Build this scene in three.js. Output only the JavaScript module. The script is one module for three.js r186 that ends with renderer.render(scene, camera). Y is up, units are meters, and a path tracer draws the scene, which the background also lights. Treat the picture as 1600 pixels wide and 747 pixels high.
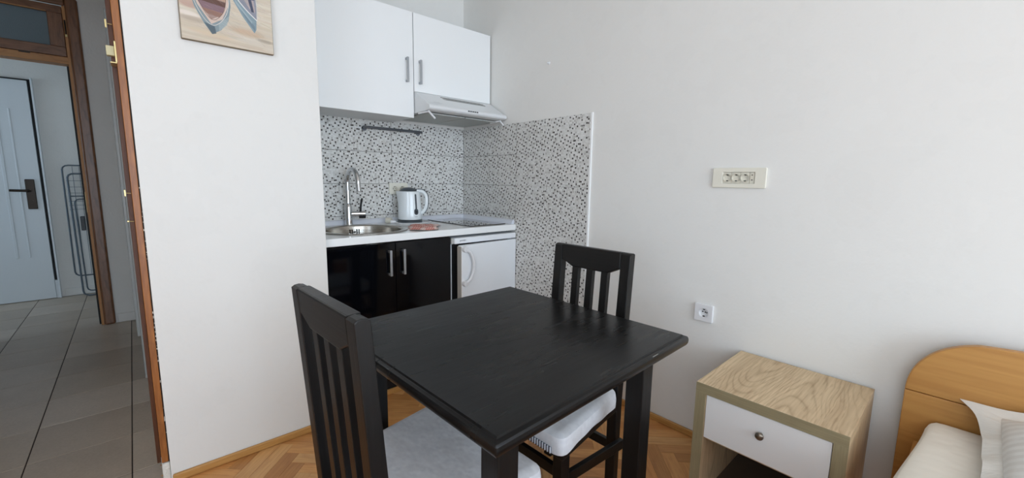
import * as THREE from 'three';
import { RoundedBoxGeometry } from 'three/addons/geometries/RoundedBoxGeometry.js';
import { RectAreaLightUniformsLib } from 'three/addons/lights/RectAreaLightUniformsLib.js';
import { mergeGeometries, toCreasedNormals } from 'three/addons/utils/BufferGeometryUtils.js';

// ---------------------------------------------------------------- camera, sky, daylight, exposure
const scene = new THREE.Scene();
const renderer = new THREE.WebGLRenderer({ antialias: true });
renderer.toneMapping = THREE.LinearToneMapping;
renderer.toneMappingExposure = 0.615;
renderer.shadowMap.enabled = true;

const camera = new THREE.PerspectiveCamera(2 * Math.atan(373.5 / 651.65) * 180 / Math.PI, 1600 / 747, 0.05, 60);
camera.position.set(-1.9133, 1.2178, 2.6754);
camera.rotation.set(-0.1401, -0.7366, 0.0144, 'YXZ');
scene.add(camera);

scene.background = new THREE.Color(0.80, 0.93, 1.08);   // even, bright sky outside the windows
scene.backgroundIntensity = 3.0;
// daylight entering by the two windows: one area light over each opening, as large as the opening
RectAreaLightUniformsLib.init();
const ZW = 6.4, RL = -4.1;                                // window wall and left wall of the room
const WIN = { x0: -3.3, x1: -0.2, y0: 0.12, y1: 2.38 }, WIN2 = { z0: 2.6, z1: 4.6, y0: 0.9, y1: 2.3 }, EL = -4.9, WIN3 = { z0: -3.1, z1: -2.25, y0: 0.85, y1: 2.05 };
for (const [w, h, at, to, k, c] of [[WIN.x1 - WIN.x0, WIN.y1 - WIN.y0, [(WIN.x0 + WIN.x1) / 2, (WIN.y0 + WIN.y1) / 2, ZW + 0.03], [(WIN.x0 + WIN.x1) / 2, (WIN.y0 + WIN.y1) / 2, 0], 7.6, [0.76, 0.92, 1.10]], [WIN2.z1 - WIN2.z0, WIN2.y1 - WIN2.y0, [RL - 0.03, (WIN2.y0 + WIN2.y1) / 2, (WIN2.z0 + WIN2.z1) / 2], [0, (WIN2.y0 + WIN2.y1) / 2, (WIN2.z0 + WIN2.z1) / 2], 5.2, [0.79, 0.93, 1.09]], [WIN3.z1 - WIN3.z0, WIN3.y1 - WIN3.y0, [EL + 0.17, (WIN3.y0 + WIN3.y1) / 2, (WIN3.z0 + WIN3.z1) / 2], [0, (WIN3.y0 + WIN3.y1) / 2, (WIN3.z0 + WIN3.z1) / 2], 4.8, [0.63, 0.87, 1.14]]]) {
  const l = new THREE.RectAreaLight(new THREE.Color(...c), k, w, h); l.name = 'window_light'; l.position.set(...at); l.lookAt(...to); scene.add(l);
}

// ---------------------------------------------------------------- random numbers and noise
let seed_ = 12345;
const rnd = () => { seed_ = (seed_ * 1664525 + 1013904223) >>> 0; return seed_ / 4294967296; };
const reseed = (s) => { seed_ = s >>> 0; };
const hash = (x, y, s) => { let h = (x * 374761393 + y * 668265263 + s * 1274126177) | 0; h = Math.imul(h ^ (h >>> 13), 1274126177); h ^= h >>> 16; return (h >>> 0) / 4294967296; };
const mod = (a, n) => ((a % n) + n) % n;
function vnoise(x, y, px, py, s) {           // value noise that repeats after px, py cells
  const x0 = Math.floor(x), y0 = Math.floor(y); let fx = x - x0, fy = y - y0;
  fx = fx * fx * (3 - 2 * fx); fy = fy * fy * (3 - 2 * fy);
  const a = hash(mod(x0, px), mod(y0, py), s), b = hash(mod(x0 + 1, px), mod(y0, py), s), c = hash(mod(x0, px), mod(y0 + 1, py), s), d = hash(mod(x0 + 1, px), mod(y0 + 1, py), s);
  return a + (b - a) * fx + (c - a) * fy + (a - b - c + d) * fx * fy;
}
function fbm(u, v, fx, fy, oct, s) { let t = 0, a = 0.5, n = 0; for (let i = 0; i < oct; i++) { t += a * vnoise(u * fx, v * fy, fx, fy, s + i); n += a; a *= 0.5; fx *= 2; fy *= 2; } return t / n; }
const clamp01 = (x) => Math.min(1, Math.max(0, x));
const smooth = (a, b, x) => { const t = clamp01((x - a) / (b - a)); return t * t * (3 - 2 * t); };
function tex(w, h, fn, srgb = true) {
  const data = new Uint8Array(w * h * 4);
  for (let y = 0; y < h; y++) for (let x = 0; x < w; x++) {
    const c = fn((x + 0.5) / w, (y + 0.5) / h), i = (y * w + x) * 4;
    if (typeof c === 'number') { data[i] = data[i + 1] = data[i + 2] = clamp01(c) * 255; } else { data[i] = Math.min(255, Math.max(0, c[0])); data[i + 1] = Math.min(255, Math.max(0, c[1])); data[i + 2] = Math.min(255, Math.max(0, c[2])); }
    data[i + 3] = 255;
  }
  const t = new THREE.DataTexture(data, w, h); t.wrapS = t.wrapT = THREE.RepeatWrapping; t.magFilter = THREE.LinearFilter; t.minFilter = THREE.LinearMipmapLinearFilter; t.generateMipmaps = true;
  if (srgb) t.colorSpace = THREE.SRGBColorSpace; t.needsUpdate = true; return t;
}
function rep(t, rx, ry = rx) { const c = t.clone(); c.repeat.set(rx, ry); c.needsUpdate = true; return c; }
function canvasTex(w, h, draw) {
  const c = document.createElement('canvas'); c.width = w; c.height = h; const g = c.getContext('2d'); draw(g, w, h);
  const t = new THREE.CanvasTexture(c); t.colorSpace = THREE.SRGBColorSpace; return t;
}
const mixc = (a, b, t) => [a[0] + (b[0] - a[0]) * t, a[1] + (b[1] - a[1]) * t, a[2] + (b[2] - a[2]) * t];

// grain along v; u across
const woodTex = (light, dark, o) => tex(o.w ?? 512, o.h ?? 512, (u, v) => {
  const warp = fbm(u, v, o.wx ?? 3, o.wy ?? 2, 3, o.s) * (o.amp ?? 1.2);
  const ring = Math.abs(Math.sin((u * (o.f ?? 6) + warp * 2) * Math.PI)); 
  const fine = fbm(u, v, o.fx ?? 90, o.fy ?? 5, 2, o.s + 9), pores = fbm(u, v, (o.fx ?? 90) * 2, (o.fy ?? 5) * 3, 1, o.s + 17);
  const t = clamp01((o.ring ?? 0.5) * (1 - ring) ** (o.sharp ?? 2) + (o.fine ?? 0.4) * fine + (o.pores ?? 0.2) * smooth(0.62, 0.85, pores) + (o.big ?? 0.15) * fbm(u, v, 3, 1, 2, o.s + 31));
  return mixc(light, dark, t);
});

// ---------------------------------------------------------------- materials
const S = (color, roughness = 0.6, extra = {}) => new THREE.MeshStandardMaterial({ color, roughness, ...extra });
const P = (color, roughness = 0.6, extra = {}) => new THREE.MeshPhysicalMaterial({ color, roughness, ...extra });
const bumpFine = tex(512, 512, (u, v) => fbm(u, v, 48, 48, 3, 3), false);
const bumpPlaster = tex(512, 512, (u, v) => 0.6 * fbm(u, v, 60, 60, 3, 5) + 0.4 * fbm(u, v, 8, 8, 2, 8), false);
const bumpCloth = tex(256, 256, (u, v) => 0.5 + 0.25 * Math.sin(u * Math.PI * 128) * Math.sin(v * Math.PI * 128) + 0.25 * fbm(u, v, 32, 32, 2, 4), false);
const M = {};
const plasterMap = tex(512, 512, (u, v) => { const t = fbm(u, v, 6, 6, 4, 21), s = smooth(0.72, 0.8, fbm(u, v, 40, 40, 2, 77)) * 0.25; return mixc([237, 235, 230], [233, 231, 226], clamp01(t + s)); });
M.wall = S(0xffffff, 0.85, { map: rep(plasterMap, 0.7), bumpMap: rep(bumpPlaster, 1.6), bumpScale: 0.0006 });
M.wallHall = S(0xffffff, 0.85, { map: rep(plasterMap, 0.7), bumpMap: rep(bumpPlaster, 1.6), bumpScale: 0.001 });
M.ceiling = S(0xece9e4, 0.9);
M.whiteLac = P(0xf6f7f6, 0.28, { clearcoat: 0.2, clearcoatRoughness: 0.2 });
M.carcass = S(0xe6e7e6, 0.5);
M.worktop = P(0xf6f7f5, 0.16, { clearcoat: 0.3, clearcoatRoughness: 0.08 });
M.upstand = S(0xdfe2ea, 0.35);
M.blackGloss = P(0x07080c, 0.07, { specularIntensity: 0.7 });
M.blackMatt = S(0x0b0b0c, 0.6);
M.fridgeWhite = P(0xf0f2f4, 0.3);
M.fridgeGrey = S(0xb9bab6, 0.45);
M.fridgeBeige = S(0xb6b1a8, 0.5);
M.gasket = S(0x1c1c1e, 0.7);
M.hood = P(0xe4e5e5, 0.32);
M.hoodFilter = S(0xb4b7b3, 0.5, { metalness: 0.2, bumpMap: rep(bumpCloth, 4), bumpScale: 0.001 });
M.darkPlastic = S(0x2b2d30, 0.4);
M.chrome = S(0xd6d8da, 0.09, { metalness: 1 });
M.alu = S(0xb5b7ba, 0.35, { metalness: 0.9 });
M.handleGrey = S(0xa9acb0, 0.45, { metalness: 0.35 });
M.steel = S(0xb7b2aa, 0.24, { metalness: 1, bumpMap: rep(tex(256, 256, (u, v) => fbm(u, v, 4, 120, 2, 6), false), 3), bumpScale: 0.0002 });
M.glassBlack = P(0x0a0b0c, 0.04, { clearcoat: 1, clearcoatRoughness: 0.02 });
M.kettle = P(0xe8edee, 0.22, { clearcoat: 0.5, clearcoatRoughness: 0.1 });
M.kettleGrey = S(0x474e54, 0.4);
M.cream = P(0xe9e5d6, 0.35);
M.creamIn = S(0xdbd6c6, 0.4);
M.whitePlastic = P(0xe9e9ea, 0.35);
M.hole = S(0x151312, 0.8);
M.brass = S(0xcdb983, 0.35, { metalness: 0.6 });
M.creamMetal = S(0xd6cda4, 0.5);

const blackWoodBump = tex(512, 512, (u, v) => 0.55 * fbm(u, v, 90, 4, 3, 14) + 0.45 * fbm(u, v, 26, 2, 2, 15), false);
const blackWoodMap = tex(512, 512, (u, v) => mixc([25, 23, 22], [14, 13, 13], fbm(u, v, 80, 4, 3, 14)));
M.blackWood = P(0xffffff, 0.42, { specularIntensity: 0.7, map: rep(blackWoodMap, 1.5), bumpMap: rep(blackWoodBump, 1.5), bumpScale: 0.0006 });
const tableBump = tex(1024, 1024, (u, v) => 0.35 * fbm(u, v, 90, 8, 3, 24) + 0.45 * fbm(u, v, 44, 20, 3, 28) + 0.2 * fbm(u, v, 9, 5, 2, 29), false);
const tableRough = tex(512, 512, (u, v) => 0.20 + 0.10 * fbm(u, v, 60, 5, 3, 44) + 0.08 * fbm(u, v, 5, 5, 3, 45), false);
M.tableWood = P(0xffffff, 1.0, { specularIntensity: 0.48, map: rep(tex(256, 256, (u, v) => mixc([20, 19, 19], [15, 14, 14], fbm(u, v, 60, 6, 3, 14))), 1.2), roughnessMap: rep(tableRough, 1.2), bumpMap: rep(tableBump, 1.2), bumpScale: 0.00035 });
M.chairWood = P(0xffffff, 0.4, { specularIntensity: 0.7, map: rep(blackWoodMap, 2), bumpMap: rep(blackWoodBump, 2), bumpScale: 0.0004 });

const parquetMap = woodTex([228, 178, 118], [192, 138, 84], { s: 51, f: 5, ring: 0.35, fine: 0.55, pores: 0.2, fx: 80, fy: 4, big: 0.2 });
M.parquet = [0xffffff, 0xefe2d4, 0xfaeedd, 0xdccbb8, 0xf3dfca, 0xfff3e4].map((c) => P(c, 0.38, { map: rep(parquetMap, 2), bumpMap: rep(blackWoodBump, 2), bumpScale: 0.0002 }));
M.parquetStuff = P(0xf0dcc4, 0.38, { map: rep(parquetMap, 2) });
M.subfloor = S(0x4a3220, 0.9);
const pineMap = woodTex([206, 158, 92], [170, 116, 58], { s: 61, f: 3, ring: 0.3, fine: 0.5, pores: 0.15 });
M.skirtWood = P(0xffffff, 0.45, { map: rep(pineMap, 3) });
const jambMap = woodTex([190, 122, 60], [138, 82, 36], { s: 71, f: 4, ring: 0.4, fine: 0.6, pores: 0.2 });
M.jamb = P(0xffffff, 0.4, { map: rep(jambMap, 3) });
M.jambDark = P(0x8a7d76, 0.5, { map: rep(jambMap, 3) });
const door2Map = woodTex([150, 104, 72], [106, 72, 49], { s: 81, f: 4, ring: 0.4, fine: 0.6, pores: 0.2 });
M.door2Wood = P(0xffffff, 0.35, { map: rep(door2Map, 3) });
M.door2Edge = P(0xe9cfae, 0.5, { map: rep(woodTex([224, 184, 138], [190, 148, 106], { s: 83, f: 4 }), 3) });
const oakTop = tex(1024, 1024, (u, v) => {       // pale oak decor with arched figures, grain along v
  const b = u * 4, cell = Math.floor(b), d = (b - cell - 0.5) * 0.161, flip = cell % 2 ? 1 : -1, n1 = fbm(u, v, 8, 4, 3, 93);
  const phase = d * d * 700 + flip * v * 5 + hash(cell, 3, 5) * 3 + (fbm(u, v, 5, 2, 2, 92) - 0.5) * 3.0 + (n1 - 0.5) * 1.2;
  const line = Math.pow(1 - Math.abs(Math.sin(phase * Math.PI)), 2.2), fine = fbm(u, v, 110, 4, 2, 95), pores = smooth(0.6, 0.9, fbm(u, v, 200, 12, 1, 97));
  return mixc([222, 196, 158], [160, 130, 94], clamp01(0.42 * line * smooth(0.3, 0.7, fbm(u, v, 6, 3, 2, 98)) + 0.42 * fine + 0.22 * pores + 0.35 * (fbm(u, v, 9, 1, 2, 99) - 0.4)));
});
M.oak = P(0xffffff, 0.5, { map: rep(oakTop, 1.55), bumpMap: rep(blackWoodBump, 2), bumpScale: 0.0003 });
const oakEdge = woodTex([160, 147, 114], [128, 115, 86], { s: 101, f: 3, ring: 0.15, fine: 0.5, pores: 0.2, fx: 120, fy: 3 });
M.oakEdge = P(0xffffff, 0.5, { map: rep(oakEdge, 3) });
M.drawer = P(0xe9e7e4, 0.3);
M.knob = S(0x8d8478, 0.3, { metalness: 0.9 });
const beechMap = woodTex([200, 148, 80], [172, 118, 58], { s: 111, f: 4, wx: 2, wy: 2, ring: 0.25, fine: 0.55, pores: 0.15, fx: 70, fy: 3 });
M.beech = P(0xffffff, 0.45, { map: rep(beechMap, 1.3) });
M.beechEdge = P(0xffe2c4, 0.5, { map: rep(beechMap, 3) });

const sheetBump = tex(512, 512, (u, v) => 0.6 * fbm(u, v, 7, 5, 4, 121) + 0.4 * fbm(u, v, 20, 14, 2, 122), false);
M.sheet = S(0xf0e9dc, 0.9, { bumpMap: rep(sheetBump, 1.4), bumpScale: 0.008 });
const pillowStripe = tex(512, 256, (u, v) => { const s = Math.sin(v * Math.PI * 2 * 16); return mixc([226, 224, 219], [218, 215, 209], smooth(-0.5, 0.5, s)); });
M.pillow = S(0xffffff, 0.85, { map: rep(pillowStripe, 1, 2.2), bumpMap: rep(sheetBump, 2.4), bumpScale: 0.005 });
M.pillowFlange = S(0xe4e0d8, 0.9, { bumpMap: rep(sheetBump, 3), bumpScale: 0.004 });
const cushionMap = tex(512, 512, (u, v) => { const t = fbm(u, v, 40, 40, 3, 131), st = smooth(0.66, 0.78, fbm(u, v, 5, 5, 3, 133)) * 0.35; return mixc(mixc([234, 234, 236], [216, 216, 220], t), [198, 194, 192], st * 0.5); });
M.cushion = S(0xffffff, 0.95, { map: rep(cushionMap, 2), bumpMap: rep(sheetBump, 3), bumpScale: 0.0028 });
M.cushionTrim = S(0xcfd2da, 0.95);
const ragMap = tex(256, 256, (u, v) => { const a = Math.floor(u * 26), b = Math.floor(v * 26), n = fbm(u, v, 60, 60, 2, 141); const red = (a % 2) + (b % 2); const patch = smooth(0.5, 0.62, fbm(u, v, 4, 4, 2, 143)); return mixc(mixc([230, 208, 200], [196, 92, 78], 0.2 + 0.36 * red), [236, 228, 220], patch * 0.6 + n * 0.15); });
M.rag = S(0xffffff, 0.95, { map: ragMap, bumpMap: rep(bumpCloth, 2), bumpScale: 0.002, side: THREE.DoubleSide });

const hallTileMap = tex(512, 512, (u, v) => { const t = fbm(u, v, 5, 5, 3, 151), g = fbm(u, v, 110, 110, 2, 153); return mixc([204, 188, 170], [178, 163, 147], clamp01(0.55 * t + 0.5 * g)); });
M.hallTile = [0xffffff, 0xf4f2ee, 0xe9e6e2].map((c) => P(c, 0.34, { map: rep(hallTileMap, 1.5), bumpMap: rep(bumpFine, 2), bumpScale: 0.0002 }));
M.grout = S(0x3b322c, 0.95);
M.groutDark = S(0x57534e, 0.95);
M.groutLight = S(0xb9b7b1, 0.95);

// printed mosaic of the kitchen tiles: small squares about a centimetre wide, every fifth or so dark
const mosaic = (() => {
  const N = 1024, G = 54, data = new Uint8Array(N * N * 4), size = N / G;      // 56 squares over 0.6 m
  const img = new Float32Array(N * N * 3);
  for (let y = 0; y < N; y++) for (let x = 0; x < N; x++) { const n = fbm(x / N, y / N, 90, 90, 2, 161); const i = (y * N + x) * 3; img[i] = 206 + 14 * n; img[i + 1] = 204 + 14 * n; img[i + 2] = 199 + 14 * n; }
  const put = (cx, cy, w, h, c, a) => { for (let y = Math.round(cy - h / 2); y < cy + h / 2; y++) for (let x = Math.round(cx - w / 2); x < cx + w / 2; x++) { const i = (mod(y, N) * N + mod(x, N)) * 3; for (let k = 0; k < 3; k++) img[i + k] += (c[k] - img[i + k]) * a; } };
  reseed(4242);
  for (let j = 0; j < G; j++) for (let i = 0; i < G; i++) {
    const cx = (i + 0.5) * size, cy = (j + 0.5) * size, r = rnd(), jx = (rnd() - 0.5) * 9, jy = (rnd() - 0.5) * 9;
    const lat = mod(i + 2 * j + (rnd() < 0.10 ? 1 : 0), 5);
    if (lat === 0 && r < 0.86) { const k = 22 + rnd() * 46; put(cx + jx, cy + jy, size * (0.70 + rnd() * 0.2), size * (0.70 + rnd() * 0.2), [k + 6, k, k - 6], 0.95); }
    else if (r < 0.14) { const k = 168 + rnd() * 18; put(cx + jx, cy + jy, size * 0.8, size * 0.8, [k + 3, k, k - 6], 0.8); }
    else if (r < 0.72) { const k = 220 + rnd() * 18; put(cx + jx * 0.5, cy + jy * 0.5, size * 0.84, size * 0.84, [k, k - 1, k - 4], 0.85); }
  }
  for (let i = 0; i < N * N; i++) { for (let k = 0; k < 3; k++) data[i * 4 + k] = Math.max(0, Math.min(255, img[i * 3 + k])); data[i * 4 + 3] = 255; }
  const t = new THREE.DataTexture(data, N, N); t.wrapS = t.wrapT = THREE.RepeatWrapping; t.magFilter = THREE.LinearFilter; t.minFilter = THREE.LinearMipmapLinearFilter; t.generateMipmaps = true; t.colorSpace = THREE.SRGBColorSpace; t.needsUpdate = true; return t;
})();
M.mosaic = P(0xffffff, 0.3, { map: rep(mosaic, 1 / 0.6), clearcoat: 0.15, clearcoatRoughness: 0.2 });
M.profile = S(0xf4f4f2, 0.4);
M.entryDoor = P(0xdfe4e6, 0.35);
M.blackSeal = S(0x0d0e10, 0.6);
M.bronze = S(0x3a322c, 0.35, { metalness: 0.7 });
M.rackTube = S(0x5b666f, 0.4, { metalness: 0.4 });
M.rackWire = S(0x6b757d, 0.4, { metalness: 0.4 });
M.whitePaint = P(0xd9dbd8, 0.35);
M.chip = S(0xe6e2d8, 0.95, { bumpMap: rep(bumpFine, 4), bumpScale: 0.004 });
M.pane = new THREE.MeshPhysicalMaterial({ color: 0xffffff, roughness: 0.02, transmission: 1, thickness: 0, ior: 1.45 });
M.paneFrost = new THREE.MeshPhysicalMaterial({ color: 0xa9b2b6, roughness: 0.45, transmission: 0.9, thickness: 0, ior: 1.45, bumpMap: rep(bumpFine, 6), bumpScale: 0.002 });

// ---------------------------------------------------------------- geometry helpers (uv in metres)
function uvBox(g, turn = false, ou = rnd() * 3, ov = rnd() * 3) {      // per-face planar uv; v runs along the longer axis unless turned
  if (g.index) g = g.toNonIndexed();
  const p = g.attributes.position, n = g.attributes.normal, uv = new Float32Array(p.count * 2);
  for (let i = 0; i < p.count; i += 3) {
    let nx = 0, ny = 0, nz = 0; for (let k = 0; k < 3; k++) { nx += Math.abs(n.getX(i + k)); ny += Math.abs(n.getY(i + k)); nz += Math.abs(n.getZ(i + k)); }
    for (let k = 0; k < 3; k++) {
      const x = p.getX(i + k), y = p.getY(i + k), z = p.getZ(i + k); let u, v;
      if (nx >= ny && nx >= nz) { u = z; v = y; } else if (ny >= nz) { u = x; v = z; } else { u = x; v = y; }
      if (turn) [u, v] = [v, u];
      uv[(i + k) * 2] = u + ou; uv[(i + k) * 2 + 1] = v + ov;
    }
  }
  g.setAttribute('uv', new THREE.BufferAttribute(uv, 2)); return g;
}
const boxG = (w, h, d, r = 0.002, seg = 1) => (r > 0 ? new RoundedBoxGeometry(w, h, d, seg, Math.min(r, w / 2.01, h / 2.01, d / 2.01)) : new THREE.BoxGeometry(w, h, d));
// grain 'x' | 'y' | 'z' : the axis along which wood grain (texture v) runs
function grainBox(w, h, d, r, grain, seg = 1) {
  let g = boxG(w, h, d, r, seg); g = g.index ? g.toNonIndexed() : g;
  const p = g.attributes.position, n = g.attributes.normal, uv = new Float32Array(p.count * 2), ou = rnd() * 3, ov = rnd() * 3;
  for (let i = 0; i < p.count; i += 3) {
    let nx = 0, ny = 0, nz = 0; for (let k = 0; k < 3; k++) { nx += Math.abs(n.getX(i + k)); ny += Math.abs(n.getY(i + k)); nz += Math.abs(n.getZ(i + k)); }
    const ax = nx >= ny && nx >= nz ? 'x' : ny >= nz ? 'y' : 'z';
    for (let k = 0; k < 3; k++) {
      const c = { x: p.getX(i + k), y: p.getY(i + k), z: p.getZ(i + k) };
      const rest = ['x', 'y', 'z'].filter((a) => a !== ax); let vA = grain, uA = rest.find((a) => a !== grain);
      if (ax === grain) { vA = rest[1]; uA = rest[0]; }
      uv[(i + k) * 2] = c[uA] + ou; uv[(i + k) * 2 + 1] = c[vA] + ov;
    }
  }
  g.setAttribute('uv', new THREE.BufferAttribute(uv, 2)); return g;
}
const used = {};
const numbered = (n) => { if (used[n] === undefined) { used[n] = 0; return n; } used[n]++; return n + '_' + String(used[n]).padStart(3, '0'); };
const worldOf = (o) => { const v = new THREE.Vector3(); for (let q = o; q && q !== scene; q = q.parent) v.add(q.position); return v; };
function add(name, geo, mat, parent = scene, pos = [0, 0, 0]) {       // pos in world metres; parents are not turned when parts are added
  const m = new THREE.Mesh(geo, mat); m.name = parent === scene ? numbered(name) : name; m.castShadow = m.receiveShadow = true;
  const w = worldOf(parent); m.position.set(pos[0] - w.x, pos[1] - w.y, pos[2] - w.z); parent.add(m); return m;
}
function bx(name, mat, parent, x0, x1, y0, y1, z0, z1, r = 0.002, grain = null, seg = 1) {
  const w = x1 - x0, h = y1 - y0, d = z1 - z0, g = grain ? grainBox(w, h, d, r, grain, seg) : uvBox(boxG(w, h, d, r, seg));
  return add(name, g, mat, parent, [(x0 + x1) / 2, (y0 + y1) / 2, (z0 + z1) / 2]);
}
function gbox(x0, x1, y0, y1, z0, z1, r = 0.002, grain = null) { const w = x1 - x0, h = y1 - y0, d = z1 - z0; const g = grain ? grainBox(w, h, d, r, grain) : uvBox(boxG(w, h, d, r)); g.translate((x0 + x1) / 2, (y0 + y1) / 2, (z0 + z1) / 2); return g; }
const merged = (list) => mergeGeometries(list.map((g) => { const q = g.index ? g.toNonIndexed() : g; for (const k of Object.keys(q.attributes)) if (!['position', 'normal', 'uv'].includes(k)) q.deleteAttribute(k); return q; }));
function base(name, label, category, pos, group) { const o = new THREE.Group(); o.name = numbered(name); o.position.set(...pos); scene.add(o); tag(o, label, category, group); return o; }
function tag(o, label, category, group, kind) { if (label) o.userData.label = label; if (category) o.userData.category = category; if (group) o.userData.group = group; if (kind) o.userData.kind = kind; return o; }
function struct(o, label) { o.userData.kind = 'structure'; if (label) o.userData.label = label; return o; }
function sgroup(name, pos, label) { const o = new THREE.Group(); o.name = name; o.position.set(...pos); scene.add(o); return struct(o, label); }
const V = (x, y, z) => new THREE.Vector3(x, y, z);
const tube = (pts, r, n = 40, k = 8, closed = false, t = 0.5) => new THREE.TubeGeometry(new THREE.CatmullRomCurve3(pts.map((p) => V(...p)), closed, 'catmullrom', t), n, r, k, closed);
function rod(a, b, r, k = 10) { const A = V(...a), B = V(...b), d = B.clone().sub(A), g = new THREE.CylinderGeometry(r, r, d.length(), k); g.applyQuaternion(new THREE.Quaternion().setFromUnitVectors(V(0, 1, 0), d.normalize())); g.translate((a[0] + b[0]) / 2, (a[1] + b[1]) / 2, (a[2] + b[2]) / 2); return g; }
function roundedPath(pts, r) {          // polyline with rounded corners -> CurvePath
  const path = new THREE.CurvePath(); let prev = V(...pts[0]);
  for (let i = 1; i < pts.length - 1; i++) { const c = V(...pts[i]), a = V(...pts[i - 1]).sub(c).normalize().multiplyScalar(r).add(c), b = V(...pts[i + 1]).sub(c).normalize().multiplyScalar(r).add(c); path.add(new THREE.LineCurve3(prev, a)); path.add(new THREE.QuadraticBezierCurve3(a, c, b)); prev = b; }
  path.add(new THREE.LineCurve3(prev, V(...pts[pts.length - 1]))); return path;
}
const bentTube = (pts, R, r, n = 80, k = 8) => new THREE.TubeGeometry(roundedPath(pts, R), n, r, k, false);
function extrude(pts, depth, bevel = 0, holes = [], curve = 12) {
  const s = pts instanceof THREE.Shape ? pts : new THREE.Shape(pts.map((p) => new THREE.Vector2(p[0], p[1]))); for (const h of holes) s.holes.push(h);
  return new THREE.ExtrudeGeometry(s, { depth, bevelEnabled: bevel > 0, bevelSize: bevel, bevelThickness: bevel, bevelOffset: -bevel, bevelSegments: 2, curveSegments: curve });
}
const roundRect = (w, h, r) => { const s = new THREE.Shape(), x = -w / 2, y = -h / 2; s.moveTo(x + r, y); s.lineTo(x + w - r, y); s.absarc(x + w - r, y + r, r, -Math.PI / 2, 0); s.lineTo(x + w, y + h - r); s.absarc(x + w - r, y + h - r, r, 0, Math.PI / 2); s.lineTo(x + r, y + h); s.absarc(x + r, y + h - r, r, Math.PI / 2, Math.PI); s.lineTo(x, y + r); s.absarc(x + r, y + r, r, Math.PI, 1.5 * Math.PI); return s; };
const circ = (x, y, r) => { const p = new THREE.Path(); p.absarc(x, y, r, 0, Math.PI * 2, true); return p; };

// ---------------------------------------------------------------- the room shell
const ZP = 0.644, PL = -1.893, PR = -1.255, CEIL = 2.62, ZH = -1.992, ZE = -3.34, HL = -3.3, HR = -1.915;
const wallRight = sgroup('wall_right', [0.06, 0, 2.4], 'white plastered wall beside the table, bed and kitchen corner');
bx('plaster', M.wall, wallRight, 0, 0.12, -0.05, CEIL, -0.12, ZW + 0.2, 0);
const wallBack = sgroup('wall_back', [-0.6, 0, -0.06], 'kitchen niche back wall with printed mosaic tiles');
bx('plaster', M.wall, wallBack, PR - 0.02, 0.0, -0.05, CEIL, -0.12, 0, 0);
struct(bx('wall_left', M.wall, scene, PL, PR, -0.05, CEIL, -0.12, ZP, 0.003), 'white wall pier between the doorway and the kitchen niche');
struct(bx('wall_hall_right', M.wallHall, scene, HR, PR, -0.05, CEIL, ZH - 0.02, -0.12, 0));
struct(bx('wall_doorway', M.wall, scene, RL, -2.80, -0.05, CEIL, ZP - 0.16, ZP, 0.003));
struct(bx('wall_lintel', M.wall, scene, -2.80, PL, 2.36, CEIL, ZP - 0.16, ZP, 0.003));
struct(add('wall_room_left', merged([gbox(RL - 0.2, RL, -0.05, CEIL, ZP - 0.16, WIN2.z0, 0), gbox(RL - 0.2, RL, -0.05, CEIL, WIN2.z1, ZW + 0.2, 0), gbox(RL - 0.2, RL, -0.05, WIN2.y0, WIN2.z0, WIN2.z1, 0), gbox(RL - 0.2, RL, WIN2.y1, CEIL, WIN2.z0, WIN2.z1, 0)]), M.wall));
// window wall behind the camera
const WX0 = WIN.x0, WX1 = WIN.x1, WY0 = WIN.y0, WY1 = WIN.y1;
struct(add('wall_window', merged([gbox(RL, WX0, -0.05, CEIL, ZW, ZW + 0.2, 0), gbox(WX1, 0, -0.05, CEIL, ZW, ZW + 0.2, 0), gbox(WX0, WX1, -0.05, WY0, ZW, ZW + 0.2, 0), gbox(WX0, WX1, WY1, CEIL, ZW, ZW + 0.2, 0)]), M.wall));
const win = sgroup('window_1', [(WX0 + WX1) / 2, WY0, ZW + 0.1], 'wide balcony window behind the camera');
{
  const f = 0.06, g = [];
  for (const x of [WX0, WX0 + (WX1 - WX0) / 3 - f / 2, WX0 + (WX1 - WX0) * 2 / 3 - f / 2, WX1 - f]) g.push(gbox(x, x + f, WY0, WY1, ZW + 0.07, ZW + 0.13, 0.004));
  g.push(gbox(WX0, WX1, WY0, WY0 + f, ZW + 0.07, ZW + 0.13, 0.004), gbox(WX0, WX1, WY1 - f, WY1, ZW + 0.07, ZW + 0.13, 0.004));
  const m = add('window_frame', merged(g), M.whitePaint, win);  { const w = worldOf(win); m.position.set(-w.x, -w.y, -w.z); }
  for (let i = 0; i < 3; i++) { const a = WX0 + (WX1 - WX0) / 3 * i + f / 2, b = a + (WX1 - WX0) / 3; bx('pane', M.pane, win, a, b, WY0 + f, WY1 - f, ZW + 0.098, ZW + 0.102, 0); }
}
const win2 = sgroup('window_2', [RL - 0.1, WIN2.y0, (WIN2.z0 + WIN2.z1) / 2], 'side window to the left of the camera');
{
  const f = 0.06, { z0, z1, y0, y1 } = WIN2, zm = (z0 + z1) / 2, X = [RL - 0.13, RL - 0.07];
  const m = add('window_frame', merged([...[z0, zm - f / 2, z1 - f].map((z) => gbox(X[0], X[1], y0, y1, z, z + f, 0.004)), gbox(X[0], X[1], y0, y0 + f, z0, z1, 0.004), gbox(X[0], X[1], y1 - f, y1, z0, z1, 0.004)]), M.whitePaint, win2); const w = worldOf(win2); m.position.set(-w.x, -w.y, -w.z);
  for (const [a, b] of [[z0 + f, zm - f / 2], [zm + f / 2, z1 - f]]) bx('pane', M.pane, win2, RL - 0.102, RL - 0.098, y0 + f, y1 - f, a, b, 0);
}
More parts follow.
